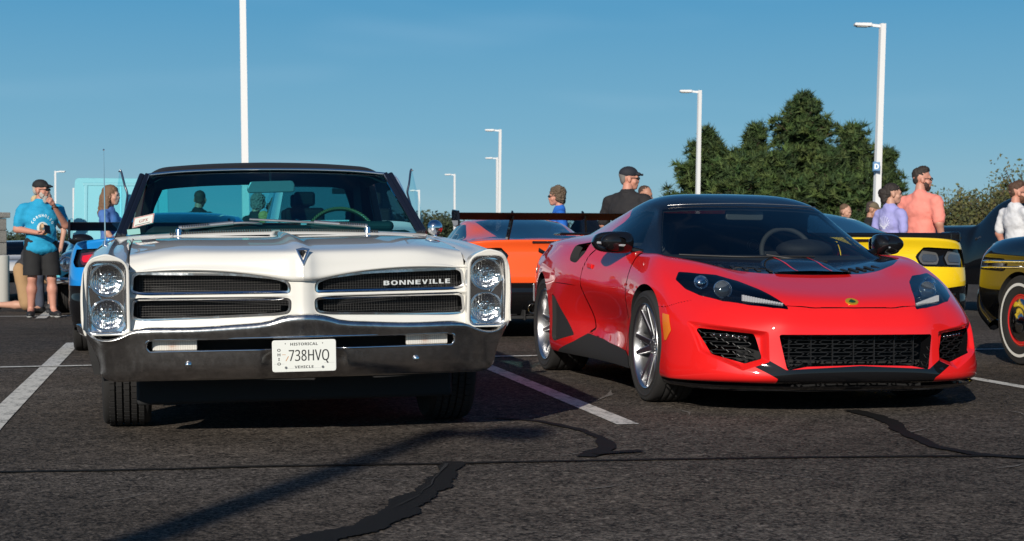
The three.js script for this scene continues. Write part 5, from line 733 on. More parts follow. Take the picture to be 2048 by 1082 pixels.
// ---------------------------------------------------------------- people: distance fields joined smoothly and meshed
function netMesh(bones, cell, kk = .03) { // bones: [a, b, ra, rb] or [centre, null, [rx, ry, rz]]; surface nets
  const lo = [1e9, 1e9, 1e9], hi = [-1e9, -1e9, -1e9], pad = cell * 3 + kk;
  for (const [a, b, ra, rb] of bones) for (let k = 0; k < 3; k++) { const r = Array.isArray(ra) ? ra[k] : Math.max(ra, rb); lo[k] = Math.min(lo[k], a[k] - r, (b ?? a)[k] - r); hi[k] = Math.max(hi[k], a[k] + r, (b ?? a)[k] + r); }
  for (let k = 0; k < 3; k++) { lo[k] -= pad; hi[k] += pad; }
  const n = [0, 1, 2].map((k) => Math.ceil((hi[k] - lo[k]) / cell) + 1), Fd = new Float32Array(n[0] * n[1] * n[2]).fill(1), id = (x, y, z) => (z * n[1] + y) * n[0] + x;
  for (const [a, b, ra, rb] of bones) {
    const ell = Array.isArray(ra), m = [0, 1, 2].map((k) => { const r = (ell ? ra[k] : Math.max(ra, rb)) + kk + cell * 2, p = (b ?? a)[k]; return [Math.max(0, Math.floor((Math.min(a[k], p) - r - lo[k]) / cell)), Math.min(n[k] - 1, Math.ceil((Math.max(a[k], p) + r - lo[k]) / cell))]; });
    const d = b ? [b[0] - a[0], b[1] - a[1], b[2] - a[2]] : null, L = d ? d[0] * d[0] + d[1] * d[1] + d[2] * d[2] || 1e-9 : 0;
    for (let z = m[2][0]; z <= m[2][1]; z++) for (let y = m[1][0]; y <= m[1][1]; y++) for (let x = m[0][0]; x <= m[0][1]; x++) {
      const p = [lo[0] + x * cell - a[0], lo[1] + y * cell - a[1], lo[2] + z * cell - a[2]]; let D;
      if (ell) { const q = Math.hypot(p[0] / ra[0], p[1] / ra[1], p[2] / ra[2]), g = Math.hypot(p[0] / ra[0] ** 2, p[1] / ra[1] ** 2, p[2] / ra[2] ** 2) || 1e-6; D = q * (q - 1) / g; } else { const t = clamp((p[0] * d[0] + p[1] * d[1] + p[2] * d[2]) / L, 0, 1); D = Math.hypot(p[0] - d[0] * t, p[1] - d[1] * t, p[2] - d[2] * t) - lerp(ra, rb, t); }
      const i = id(x, y, z), o = Fd[i], h = Math.max(kk - Math.abs(o - D), 0) / kk; Fd[i] = Math.min(o, D) - h * h * kk * .25;
    }
  }
  const M = { P: [], N: [], F: [] }, vi = new Int32Array(Fd.length).fill(-1);
  for (let z = 0; z + 1 < n[2]; z++) for (let y = 0; y + 1 < n[1]; y++) for (let x = 0; x + 1 < n[0]; x++) {
    let c = 0, s = [0, 0, 0], neg = 0; const v = []; for (let k = 0; k < 8; k++) { const q = Fd[id(x + (k & 1), y + (k >> 1 & 1), z + (k >> 2))]; v.push(q); if (q < 0) neg++; } if (!neg || neg === 8) continue;
    for (let i = 0; i < 8; i++) for (const bit of [1, 2, 4]) if (!(i & bit)) { const j = i | bit; if ((v[i] < 0) !== (v[j] < 0)) { const t = v[i] / (v[i] - v[j]); for (let k = 0; k < 3; k++) { const A = i >> k & 1, B = j >> k & 1; s[k] += A + (B - A) * t; } c++; } }
    vi[id(x, y, z)] = M.P.length; M.P.push([lo[0] + (x + s[0] / c) * cell, lo[1] + (y + s[1] / c) * cell, lo[2] + (z + s[2] / c) * cell]);
    const g = [v[1] - v[0] + v[3] - v[2] + v[5] - v[4] + v[7] - v[6], v[2] - v[0] + v[3] - v[1] + v[6] - v[4] + v[7] - v[5], v[4] - v[0] + v[5] - v[1] + v[6] - v[2] + v[7] - v[3]], l = Math.hypot(...g) || 1; M.N.push(g.map((q) => q / l));
  }
  for (let z = 1; z + 1 < n[2]; z++) for (let y = 1; y + 1 < n[1]; y++) for (let x = 1; x + 1 < n[0]; x++) { const a = Fd[id(x, y, z)] < 0; const e = (b, q) => { if (a !== b) { const w = q.map(([i, j, k]) => vi[id(x - i, y - j, z - k)]); if (a) M.F.push([w[0], w[1], w[2]], [w[0], w[2], w[3]]); else M.F.push([w[0], w[2], w[1]], [w[0], w[3], w[2]]); } };
    e(Fd[id(x + 1, y, z)] < 0, [[0, 0, 0], [0, 1, 0], [0, 1, 1], [0, 0, 1]]); e(Fd[id(x, y + 1, z)] < 0, [[0, 0, 0], [0, 0, 1], [1, 0, 1], [1, 0, 0]]); e(Fd[id(x, y, z + 1)] < 0, [[0, 0, 0], [1, 0, 0], [1, 1, 0], [0, 1, 0]]); }
  return M;
}
const SKIN = { fair: std([.50, .27, .19], .55), tan: std([.42, .21, .14], .55), ruddy: std([.52, .24, .17], .55) };
// local frame: standing at the origin, facing +z; sizes for 1.75 m, scaled by h
function person(o) {
  const g = thing('person', o.label, 'person', o.pos, o.turn, o.group), k = o.h / 1.75, b = o.build ?? 1, wv = o.woman ? .88 : 1; g.scale.setScalar(k);
  const J = { hip: .93, chest: 1.24, neck: 1.45, ...o.J }, sh = .185 * wv * (.6 + .4 * b) + .02, lean = o.lean ?? 0, drop = o.drop ?? 0; const ln = (p) => [p[0], p[1] - drop, p[2] + lean * Math.max(0, p[1] - .93)];
  const S = (s) => [s * sh, 1.365, -.01], arm = { '-1': o.armR ?? [[-sh - .05, 1.13, -.04], [-sh - .04, .89, .06]], 1: o.armL ?? [[sh + .05, 1.13, -.04], [sh + .04, .89, .06]] };
  const legs = o.legs ?? { 1: [[.095, .92, 0], [.105, .50, .02], [.11, .085, -.02]], '-1': [[-.095, .92, 0], [-.105, .50, .02], [-.11, .085, -.02]] };
  const foot = (s) => { const a = legs[s][2], d = o.feet?.[s] ?? [s * .03, -.045, .15]; return [a, [a[0] + d[0], a[1] + d[1], a[2] + d[2]]]; };
  const torso = (e) => [[ln([0, .96, 0]), null, [(.150 * b + e) * (o.woman ? 1.06 : 1), .13 + e, .115 * b + e]], [ln([0, 1.10, .01 * b]), null, [(.140 * b + e) * wv, .16 + e, (.105 * b + e) * (b > 1.1 ? 1.1 : 1)]], [ln([0, 1.27, 0]), null, [(.165 * b + e) * wv, .15 + e, .115 * b + e]], [ln([0, 1.425, -.015]), ln([sh - .035, 1.372, -.01]), .055 * (.5 + .5 * b) + e * .8, .05 * (.5 + .5 * b) + e], [ln([0, 1.425, -.015]), ln([-sh + .035, 1.372, -.01]), .055 * (.5 + .5 * b) + e * .8, .05 * (.5 + .5 * b) + e]];
  if (o.woman) { torso0: for (const s of [1, -1]) ; }
  const bust = (e) => (o.woman ? [[ln([.075, 1.27, .075]), null, [.07 + e, .075 + e, .06 + e]], [ln([-.075, 1.27, .075]), null, [.07 + e, .075 + e, .06 + e]]] : []);
  const upper = (s, e, f) => { const a = ln(S(s)), q = ln(arm[s][0]); return [a, a.map((v, i) => lerp(v, q[i], f)), .050 * (.5 + .5 * b) * wv + e, lerp(.050, .045, f) * (.5 + .5 * b) * wv + e]; };
  const neck = ln([0, 1.44, -.015]), hd = (o.head ?? [0, 1.615, .03]), H = ln(hd);
  const skin = [...torso(-.012), ...[1, -1].flatMap((s) => [upper(s, -.010, 1), [ln(arm[s][0]), ln(arm[s][1]), .042 * (.6 + .4 * b) * wv, .028]]), ...[1, -1].flatMap((s) => [[legs[s][0], legs[s][1], .078 * (.7 + .3 * b), .055], [legs[s][1], [lerp(legs[s][1][0], legs[s][2][0], .35), lerp(legs[s][1][1], legs[s][2][1], .35), lerp(legs[s][1][2], legs[s][2][2], .35) - .012], .052, .056 * (.7 + .3 * b)], [[lerp(legs[s][1][0], legs[s][2][0], .35), lerp(legs[s][1][1], legs[s][2][1], .35), lerp(legs[s][1][2], legs[s][2][2], .35) - .012], legs[s][2], .056 * (.7 + .3 * b), .036], [...foot(s), .038, .032]]), [neck, [lerp(neck[0], H[0], .6), lerp(neck[1], H[1], .6), lerp(neck[2], H[2], .6) - .02], .060 * (.6 + .4 * b), .052]];
  const body = netMesh(skin, o.cell ?? .017, .035);
  // head with face, turned on the neck
  const yaw = o.look ?? 0, nod = o.nod ?? 0, cy = Math.cos(yaw), sy = Math.sin(yaw), cn = Math.cos(nod), sn = Math.sin(nod), T = (p) => { const y = p[1] * cn - p[2] * sn, z = p[1] * sn + p[2] * cn; return [H[0] + p[0] * cy + z * sy, H[1] + y, H[2] - p[0] * sy + z * cy]; };
  const hb = [[[0, .035, -.012], null, [.076, .092, .097]], [[0, -.035, .028], null, [.060, .075, .068]], [[0, -.090, .055], null, [.034, .026, .030]], [[0, -.02, .088], [0, .012, .082], .017, .010], [[-.010, -.026, .090], [.010, -.026, .090], .010, .010], [[-.03, .022, .078], [.03, .022, .078], .016, .016], [[-.018, -.062, .080], [.018, -.062, .080], .011, .011], [[.078, -.008, -.005], null, [.012, .032, .02]], [[-.078, -.008, -.005], null, [.012, .032, .02]], [[.045, -.03, .055], null, [.024, .024, .022]], [[-.045, -.03, .055], null, [.024, .024, .022]]];
  const place = (M) => { M.N = M.N.map((v) => { const t = T(v); return [t[0] - H[0], t[1] - H[1], t[2] - H[2]]; }); M.P = M.P.map(T); return M; };
  const head = place(netMesh(hb, .0075, .018)), hands = [1, -1].map((s) => { // palm, four curled fingers and a thumb along the forearm
    const e = ln(arm[s][0]), w = ln(arm[s][1]), d = V(w[0] - e[0], w[1] - e[1], w[2] - e[2]).normalize(), f = V(...(o.palm?.[s] ?? [-s, 0, .25])), u = f.clone().sub(d.clone().multiplyScalar(f.dot(d))).normalize(), r = d.clone().cross(u), at = (a, c, q) => { const p = V(...w).addScaledVector(d, a).addScaledVector(u, c).addScaledVector(r, q); return [p.x, p.y, p.z]; }, cu = o.curl?.[s] ?? .45, bs = [[at(-.01, 0, 0), at(.03, 0, 0), .026, .028], [at(.035, 0, -.022), at(.075, .004, -.026), .017, .015], [at(.035, 0, .022), at(.075, .004, .026), .017, .015], [at(.03, 0, 0), at(.08, .002, 0), .018, .017]];
    [[-.030, .058], [-.010, .068], [.010, .064], [.030, .05]].forEach(([q, L]) => { const a = at(.082, .004, q), m2 = at(.082 + L * .55 * Math.cos(cu), .004 + L * .55 * Math.sin(cu), q * 1.05), t = at(.082 + L * (.55 * Math.cos(cu) + .45 * Math.cos(cu * 2.2)), .004 + L * (.55 * Math.sin(cu) + .45 * Math.sin(cu * 2.2)), q * 1.05); bs.push([a, m2, .0095, .009], [m2, t, .009, .0075]); });
    const tq = -.032 * s * (o.flipThumb?.[s] ? -1 : 1); bs.push([at(.02, .008, tq), at(.055, .03, tq * 1.7), .012, .010], [at(.055, .03, tq * 1.7), at(.085, .042, tq * 1.5), .010, .008]); return netMesh(bs, .0065, .010); });
  const bodyMesh = part('body', geoM(joinM(body, head, ...hands)), SKIN[o.skin ?? 'fair'], g);
  for (const s of [1, -1]) part('eye', ball(.0095, ...T([.031 * s, .004, .0835]), 1, 1, 1, 10), std([.03, .02, .015], .2), bodyMesh);
  // shirt
  const sl = o.sleeve ?? .62, shirtM = (o.shirtMat ?? std(o.shirt, .85)); const hem = o.hem ?? .86;
  let shirt = netMesh([...torso(.012), ...bust(.010), [ln([0, hem + .07, 0]), null, [.158 * b + .018, .09, .118 * b + .018]], ...[1, -1].map((s) => upper(s, .014, sl)), ...(sl >= 1 ? [1, -1].map((s) => [ln(arm[s][0]), ln(arm[s][1]).map((v, i) => lerp(ln(arm[s][0])[i], v, .85)), .055, .045]) : []), [ln([0, 1.43, -.01]), ln([0, 1.455, -.012]), .075 * (.6 + .4 * b), .066 * (.6 + .4 * b)]], .015, .04);
  const fold = (p) => .013 * nz(p[0] * 8 + k * 7, p[1] * 11 + p[0] * 6, p[2] * 8 + b * 3) + .006 * nz(p[0] * 22, p[1] * 26 + k, p[2] * 22) + .005 * Math.sin(p[1] * 38 + p[0] * 30 + k * 9) * sm(1.25, .95, p[1]); shirt = norm(moveM(shirt, (p, n) => { const d = fold(p); return [p[0] + n[0] * d, p[1] + n[1] * d, p[2] + n[2] * d]; }));
  const sm_ = part('shirt', geoM(shirt), shirtM, g);
  if (o.collar) part('collar', tube(lin(14).slice(1).map((t) => { const a = t * 6.283; return [.072 * Math.sin(a), 1.462 + .012 * Math.cos(a + 3.14) + lean * .5, -.012 + lean * .53 + .068 * Math.cos(a)]; }), .016, 30, 8, true), shirtM, sm_);
  if (o.print) { const pr = keepIn(shirt, (p) => Math.max(Math.abs(p[0]) - o.print.w, Math.abs(p[1] - o.print.y) - o.print.h, o.print.back ? p[2] : -p[2])); part('shirt_print', geoM(offM(pr, .002), (p) => [(o.print.back ? -1 : 1) * p[0] / o.print.w / 2 + .5, (p[1] - o.print.y) / o.print.h / 2 + .5]), std([1, 1, 1], .85, 0, { map: canvasTex(256, 256, o.print.draw) }), sm_); }
  // trousers or shorts, shoes
  const len = o.trouser ?? 1, tr2 = []; for (const s of [1, -1]) { const [hp, kn, an] = legs[s]; if (len >= 1) tr2.push([hp, kn, .098 * (.7 + .3 * b), .075], [kn, an.map((v, i) => lerp(kn[i], v, .92)), .074, .062]); else tr2.push([hp, kn.map((v, i) => lerp(hp[i], v, len + .28)), .108 * (.7 + .3 * b), .112 * (.75 + .25 * b)]); }
  tr2.push([[0, .95 - drop, 0], null, [.150 * b + .008, .115, .112 * b + .008]]); let pant = netMesh(tr2, .016, .03); pant = norm(moveM(pant, (p, n) => { const d = .007 * nz(p[0] * 10, p[1] * 9 + k * 5, p[2] * 10); return [p[0] + n[0] * d, p[1] + n[1] * d, p[2] + n[2] * d]; }));
  if (len < 1 && !drop) pant = cutOut(pant, (p) => p[1] - lerp(legs[1][0][1], legs[1][1][1], len + .32)); part(len >= 1 ? 'trousers' : 'shorts', geoM(pant), std(o.pants ?? [.03, .035, .05], .85), g);
  for (const s of [1, -1]) { const [a, t] = foot(s); const dir = V(t[0] - a[0], 0, t[2] - a[2]).normalize(), up = t[1] - a[1]; const m = netMesh([[[a[0] - dir.x * .045, a[1] - .03, a[2] - dir.z * .045], [t[0], t[1], t[2]], .045, .040], [[a[0], a[1] + .01, a[2]], [a[0], a[1] - .04, a[2]], .046, .048], [[t[0], t[1], t[2]], [t[0] + dir.x * .04, t[1] - .004, t[2] + dir.z * .04], .042, .034]], .011, .02); const sh2 = part('shoe', geoM(keepIn(m, (p) => p[1] < -9 ? -1 : -1)), std(o.shoes ?? [.02, .02, .022], .6), g); if (o.sole) { const so = keepIn(m, (p) => p[1] - (Math.min(a[1], t[1]) - .018)); part('sole', geoM(moveM(so, (p, n) => [p[0] + n[0] * .004, p[1] - .002, p[2] + n[2] * .004])), std([.7, .7, .68], .6), sh2); } }
  // hair, beard, cap, glasses
  const hairM = std(o.hair ?? [.03, .02, .014], .75), rough = (M, a, f) => { const q = norm(moveM(M, (p, n) => { const d = a * (nz(p[0] * f, p[1] * f, p[2] * f) + .5 * nz(p[0] * f * 2.3, p[1] * f * 2.3 + 5, p[2] * f * 2.3)); return [p[0] + n[0] * d, p[1] + n[1] * d, p[2] + n[2] * d]; })); return q; };
  if (o.hairStyle !== 'none') { const st = o.hairStyle ?? 'short', hs = { short: [[[0, .064, -.030], null, [.079, .074, .092]], [[0, .0, -.068], null, [.066, .07, .04]]], buzz: [[[0, .052, -.018], null, [.0775, .079, .099]], [[0, .0, -.065], null, [.064, .065, .038]]], tall: [[[0, .066, -.026], null, [.0765, .074, .090]], [[0, .112, .018], null, [.058, .042, .062]], [[0, .005, -.066], null, [.064, .06, .038]]], curly: [[[0, .06, -.025], null, [.098, .09, .108]], [[0, -.02, -.07], null, [.088, .085, .055]], [[.07, .0, -.03], null, [.035, .07, .05]], [[-.07, .0, -.03], null, [.035, .07, .05]]], long: [[[0, .055, -.02], null, [.088, .085, .103]], [[0, -.03, -.07], [0, -.22, -.10], .085, .075], [[.06, .0, -.02], [.075, -.18, -.05], .04, .045], [[-.06, .0, -.02], [-.075, -.18, -.05], .04, .045], [[0, -.22, -.10], [.02, -.34, -.11], .075, .03]], bun: [[[0, .055, -.02], null, [.082, .082, .10]], [[0, .0, -.06], null, [.07, .08, .05]], [[0, .01, -.13], null, [.06, .06, .05]], [[.0, -.06, -.10], null, [.055, .07, .05]]], pony: [[[0, .055, -.02], null, [.08, .08, .10]], [[0, .03, -.10], [0, -.02, -.16], .032, .035], [[0, -.02, -.16], [0, -.20, -.17], .035, .012]] }[st]; part('hair', geoM(rough(place(netMesh(hs, .0085, .02)), st === 'curly' ? .022 : st === 'buzz' ? .002 : .008, st === 'curly' ? 45 : 40)), hairM, bodyMesh); }
  if (o.beard) part('beard', geoM(rough(place(netMesh([[[0, -.088, .052], null, [.045, .042, .040]], [[.045, -.055, .035], null, [.024, .045, .035]], [[-.045, -.055, .035], null, [.024, .045, .035]], [[-.02, -.046, .084], [.02, -.046, .084], .009, .009], ...(o.beard > 1 ? [[[0, -.12, .06], null, [.035, .05, .03]]] : [])], .0075, .015)), .005, 60)), std(o.beardColor ?? o.hair ?? [.05, .03, .02], .8), bodyMesh);
  if (o.cap) { const c = place(netMesh([[[0, .062, -.012], null, [.084, .078, .104]], [[-.045, .050, .10], [.045, .050, .10], .022, .022], [[-.03, .046, .14], [.03, .046, .14], .012, .012]], .008, .02)); const cm = part('cap', geoM(keepIn(c, (p) => { return -1; })), std(o.cap, .8), bodyMesh); }
  if (o.glasses) part('sunglasses', [...[1, -1].map((s) => { const p = T([.032 * s, .006, .094]); return ball(.021, p[0], p[1], p[2], 1, .8, .8, 12); }), ...[1, -1].map((s) => bar(T([.05 * s, .01, .085]), T([.079 * s, .008, -.005]), .004, .007, [0, 1, 0], 0))], std([.01, .01, .012], .15), bodyMesh);
  if (o.extra) o.extra(g, { ln, arm, T, sh });
  return g;
}
{
  const hp = Math.PI / 2;
  person({ label: 'bearded man in bright blue t-shirt, black shorts and cap at left, hand at mouth', pos: spot(82, 21.6), turn: .42, h: 1.80, build: 1.28, skin: 'ruddy', shirt: [.012, .30, .52], hem: .80, sleeve: .78, pants: [.012, .012, .013], trouser: .60, look: .95, cap: [.012, .012, .014], glasses: 1, beard: 2, beardColor: [.42, .38, .34], hair: [.40, .37, .33], hairStyle: 'buzz', shoes: [.015, .015, .016], sole: 1,
    armR: [[-.29, 1.12, -.02], [-.06, 1.07, .26]], armL: [[.30, 1.17, .05], [.12, 1.42, .25]], palm: { '-1': [.2, 1, .4], 1: [-.6, 0, -.8] }, curl: { '-1': .8, 1: .9 }, legs: { 1: [[.095, .92, 0], [.13, .50, .02], [.15, .085, .02]], '-1': [[-.095, .92, 0], [-.11, .50, .02], [-.12, .085, -.05]] },
    print: { w: .15, h: .18, y: 1.16, draw: (c, w, h) => { c.fillStyle = '#1f96c0'; c.fillRect(0, 0, w, h); c.fillStyle = '#e8ecea'; c.font = 'bold 34px sans-serif'; c.textAlign = 'center'; [...'CORNHOLIO'].forEach((ch, i) => { const a = (i - 4) * .26; c.save(); c.translate(128 + 110 * Math.sin(a), 158 - 112 * Math.cos(a)); c.rotate(a); c.fillText(ch, 0, 0); c.restore(); }); c.fillStyle = '#c9cdc8'; c.beginPath(); c.ellipse(128, 150, 62, 58, 0, 0, 7); c.fill(); c.fillStyle = '#7d6a52'; c.beginPath(); c.ellipse(118, 140, 26, 38, .3, 0, 7); c.fill(); c.fillStyle = '#4a6a78'; c.beginPath(); c.ellipse(150, 160, 20, 34, -.3, 0, 7); c.fill(); c.fillStyle = '#d9b48a'; c.fillRect(112, 112, 26, 30); c.fillStyle = '#c8b050'; c.beginPath(); c.ellipse(128, 196, 46, 16, 0, 0, 7); c.fill(); c.fillStyle = '#e8ecea'; c.font = 'bold 26px sans-serif'; c.fillText('~ ~ ~', 128, 240); } },
    extra: (g) => { const t = thing('mobile_phone', 'dark mobile phone in the hand of the man in bright blue t-shirt', 'phone', [0, 0, 0]); g.updateMatrixWorld(); const p = V(.03, 1.115, .345).applyMatrix4(g.matrixWorld); t.position.copy(p); t.rotation.set(-.9, .5, .3); part('phone_case', box(.078, .155, .011, 0, 0, 0, .005), MAT.black, t); part('phone_screen', box(.07, .145, .003, 0, 0, .006, .001), MAT.gloss, t); part('wristwatch', new THREE.TorusGeometry(.034, .012, 10, 24).rotateX(1.1).translate(.14, 1.385, .225), MAT.black, g); } });
  person({ label: 'person in tan shorts and black shoes kneeling on the ground behind the man in blue', pos: spot(48, 23.6), turn: 1.35, h: 1.72, skin: 'fair', shirt: [.03, .03, .035], pants: [.36, .22, .11], trouser: .66, hair: [.12, .08, .05], lean: .5, drop: .32,
    legs: { 1: [[.095, .60, 0], [.11, .49, .40], [.11, .085, .36]], '-1': [[-.095, .60, 0], [-.11, .10, .12], [-.13, .10, -.38]] }, feet: { 1: [.02, -.045, .15], '-1': [0, -.02, -.12] }, armL: [[.24, 1.15, .1], [.2, .95, .3]], armR: [[-.24, 1.15, .1], [-.2, .95, .3]] });
  person({ label: 'woman with blonde ponytail and black top standing behind the man in blue t-shirt', pos: spot(92, 22.9), turn: -.3, h: 1.74, woman: 1, skin: 'fair', shirt: [.012, .012, .014], pants: [.05, .06, .09], hair: [.52, .40, .22], hairStyle: 'pony', look: 1.7, armL: [[.27, 1.14, -.03], [.30, .90, .10]] });
  person({ label: 'long-haired woman in blue t-shirt walking behind the white car at left', pos: spot(219, 19.3), turn: 1.45, h: 1.64, woman: 1, skin: 'fair', shirt: [.06, .15, .40], pants: [.05, .06, .1], hair: [.16, .09, .05], hairStyle: 'long', armR: [[-.22, 1.14, .06], [-.2, .95, .24]] });
  person({ label: 'man in black t-shirt seen from behind through left side of the hardtop glass', pos: spot(398, 22.5), turn: 2.7, h: 1.70, build: 1.05, skin: 'tan', shirt: [.012, .012, .014], pants: [.04, .05, .08], hair: [.05, .035, .025], hairStyle: 'buzz', look: .4, glasses: 1 });
  person({ label: 'grey-haired person in dark shirt seen through middle of the hardtop glass', pos: spot(513, 22), turn: 2.4, h: 1.63, build: 1.1, skin: 'fair', shirt: [.02, .02, .022], pants: [.04, .04, .05], hair: [.16, .15, .14], hairStyle: 'curly', look: .8 });
  person({ label: 'blonde child whose head shows just above the dashboard of the white car', pos: spot(527, 21.2), turn: 2.8, h: 1.38, skin: 'fair', shirt: [.2, .2, .25], pants: [.05, .05, .08], hair: [.45, .30, .10], hairStyle: 'short' });
  person({ label: 'curly-haired person in royal blue t-shirt behind the rear wing of the orange coupe', pos: spot(1117, 21.4), turn: -1.5, h: 1.70, skin: 'ruddy', shirt: [.01, .12, .50], pants: [.04, .05, .08], hair: [.10, .07, .045], hairStyle: 'curly', glasses: 1 });
  person({ label: 'burly man in black polo shirt and black cap behind the red car, looking right', pos: spot(1256, 18.6), turn: 2.55, h: 1.82, build: 1.3, skin: 'ruddy', shirt: [.014, .013, .015], collar: 1, sleeve: .85, pants: [.03, .03, .035], look: -1.0, cap: [.012, .014, .022], glasses: 1, hair: [.16, .15, .14], hairStyle: 'buzz', armL: [[.32, 1.13, .02], [.24, .93, .20]], armR: [[-.31, 1.14, -.05], [-.30, .92, .03]] });
  person({ label: 'person with dark hair half hidden in front of the man in black polo', pos: spot(1289, 20.0), turn: .5, h: 1.66, skin: 'tan', shirt: [.03, .03, .035], pants: [.03, .03, .04], hair: [.06, .035, .025] });
  person({ label: 'boy with short brown hair whose head shows over the yellow coupe', pos: spot(1689, 26), turn: .5, h: 1.60, skin: 'fair', shirt: [.03, .04, .05], pants: [.03, .03, .04], hair: [.12, .07, .04], look: .4, nod: .2 });
  person({ label: 'person in camouflage-brown cap and black shirt behind the roof of the yellow coupe', pos: spot(1741, 25), turn: 1.2, h: 1.61, skin: 'tan', shirt: [.012, .012, .013], pants: [.03, .03, .04], cap: [.13, .10, .06], hair: [.05, .035, .03], look: .2, nod: .3 });
  person({ label: 'woman with dark tied-back hair and glasses in lavender t-shirt, looking right', pos: spot(1782, 18.7), turn: 2.15, h: 1.64, build: 1.08, woman: 1, skin: 'fair', shirt: [.32, .31, .62], pants: [.05, .06, .09], hair: [.02, .014, .012], hairStyle: 'bun', look: -.65, sleeve: .8, print: { back: 1, w: .12, h: .13, y: 1.26, draw: (c, w, h) => { c.fillStyle = '#9b99cc'; c.fillRect(0, 0, w, h); c.strokeStyle = '#e2e2f0'; c.lineWidth = 6; for (let i = 0; i < 14; i++) { const a = i * .45; c.beginPath(); c.moveTo(128, 200); c.quadraticCurveTo(128 + 60 * Math.cos(a), 130, 128 + 95 * Math.cos(a), 120 + 80 * Math.sin(a)); c.stroke(); } } } });
  person({ label: 'bearded man in salmon pink t-shirt and sunglasses standing behind the yellow coupe', pos: spot(1841, 19.2), turn: 2.3, h: 1.84, build: 1.14, skin: 'ruddy', shirt: [.78, .25, .20], sleeve: .85, hem: .8, pants: [.05, .05, .06], hair: [.025, .018, .014], hairStyle: 'tall', look: -.85, glasses: 1, beard: 1, beardColor: [.04, .02, .015] });
  person({ label: 'bearded man in white t-shirt and sunglasses at the right edge behind the vintage car', pos: spot(2032, 18.9), turn: 2.0, h: 1.66, build: 1.05, skin: 'ruddy', shirt: [.62, .62, .64], sleeve: .8, pants: [.04, .05, .07], hair: [.07, .035, .02], hairStyle: 'tall', look: -.5, glasses: 1, beard: 1, beardColor: [.12, .05, .025], armR: [[-.25, 1.13, .05], [-.22, .90, .16]] });
}
// ---------------------------------------------------------------- lamp posts
const poleMat = std([.72, .72, .72], .5);
function lampPost(label, px, D, topY, o = {}) {
  const p = thing('lamp_post', label, 'lamp post', o.pos ?? spot(px, D), 0, 'white lamp posts of the parking lot'), w = o.w ?? .2, h = o.pos ? topY : H0 + (YH - topY) / F0 * D;
  const g = new THREE.CylinderGeometry(w * .5 * 1.19, w * .5 * 1.414, h, 4, 1); g.rotateY(Math.PI / 4 + (o.yaw ?? .3)); g.translate(0, h / 2, 0); part('pole', g.toNonIndexed(), poleMat, p).geometry.computeVertexNormals();
  part('pole_base', [cyl(.3, .32, .6, 24, 0, .3, 0)], std([.4, .39, .37], .9), p); const s = o.side ?? -1, a = o.arm ?? 1.0;
  part('lamp_arm', bar([0, h - .10, 0], [s * a * .5, h - .06, 0], .07, .10), poleMat, p); const hd = part('lamp_head', bend(box(a * .62, .13, .34, 0, 0, 0, .03), (v) => { v.y *= 1 - .35 * sm(0, .5, -v.x * s * -1 / a); }).translate(s * a * .72, h - .06, 0), poleMat, p); part('lamp_lens', box(a * .4, .02, .26, s * a * .75, h - .135, 0, .005), std([.45, .45, .42], .3), hd);
  if (o.lean) p.rotation.z = o.lean; return p;
}
lampPost('thick white lamp post rising out of frame behind the white car', 493, 51, -60, { w: .22, lean: .012, yaw: .2 });
const dp = lampPost('tall white lamp post with letter D sign at right in front of the trees', 1749, 60, 48, { w: .225, lean: -.03, yaw: .2 });
{ const s = part('zone_sign', box(.05, .36, .36, -.16, 3.9, .12, .01), std([.10, .28, .48], .5), dp); const f = new THREE.PlaneGeometry(.24, .31); f.rotateY(-.3); f.translate(-.13, 3.9, .36); part('sign_letter', f, std([1, 1, 1], .5, 0, { map: canvasTex(96, 128, (c, w, h) => { c.fillStyle = '#3f78a8'; c.fillRect(0, 0, w, h); c.fillStyle = '#eef2f4'; c.font = 'bold 110px sans-serif'; c.textAlign = 'center'; c.fillText('D', 48, 104); }) }), s); }
lampPost('white lamp post in front of the left-hand pine', 1393, 85, 181, { lean: -.017 });
lampPost('white lamp post left of the orange coupe, taller of the close pair', 997, 113, 259, { lean: -.012, w: .19 });
lampPost('white lamp post left of the orange coupe, shorter of the close pair', 994, 148, 315, { w: .18 });
lampPost('small distant white lamp post between the white car and the close pair', 909, 175, 348, { w: .2 });
lampPost('small distant white lamp post above the cap of the man in blue', 111, 168, 342, { side: 1, w: .2 });
lampPost('tiny distant white lamp post behind the turquoise raised hood', 147, 215, 376, { side: 1, w: .2 });
lampPost('tiny distant white lamp post seen through right vent window of the white car', 838, 190, 380, { w: .22 });
lampPost('white lamp post behind the photographer whose shadow falls across the foreground', 0, 0, 5.2, { pos: [-3.64, 0, 4.3], side: 1, w: .15, arm: .5 });
// ---------------------------------------------------------------- block wall pier at the left edge
{
  const w = thing('block_wall', 'grey concrete block wall end at the left edge behind the parked van', 'wall', spot(14, 27), .72), m1 = [.40, .44, .36].map((v) => std([v * .62, v * .58, v * .52], .95, 0, { bumpMap: grime, bumpScale: .01 }));
  part('wall_core', box(2.96, 1.38, .36, -1.5, .69, -.2, 0), std([.12, .115, .11], .95), w);
  for (let r = 0; r < 7; r++) for (let c = 0; c < 8; c++) { const off = r % 2 ? .2 : 0, x = -.2 - c * .4 - off + (r % 2 && c === 0 ? .0 : 0); part('block', box(r % 2 && c === 0 ? .392 : .392, .192, .40, x + (r % 2 ? .2 - .0 : 0) - (r % 2 && c ? .2 : 0), .1 + r * .2, -.2 + .004 * rr(-1, 1), .008), m1[Math.floor(rnd() * 3)], w); }
  part('wall_cap', box(3.3, .09, .46, -1.6, 1.45, -.2, .012), m1[1], w);
}
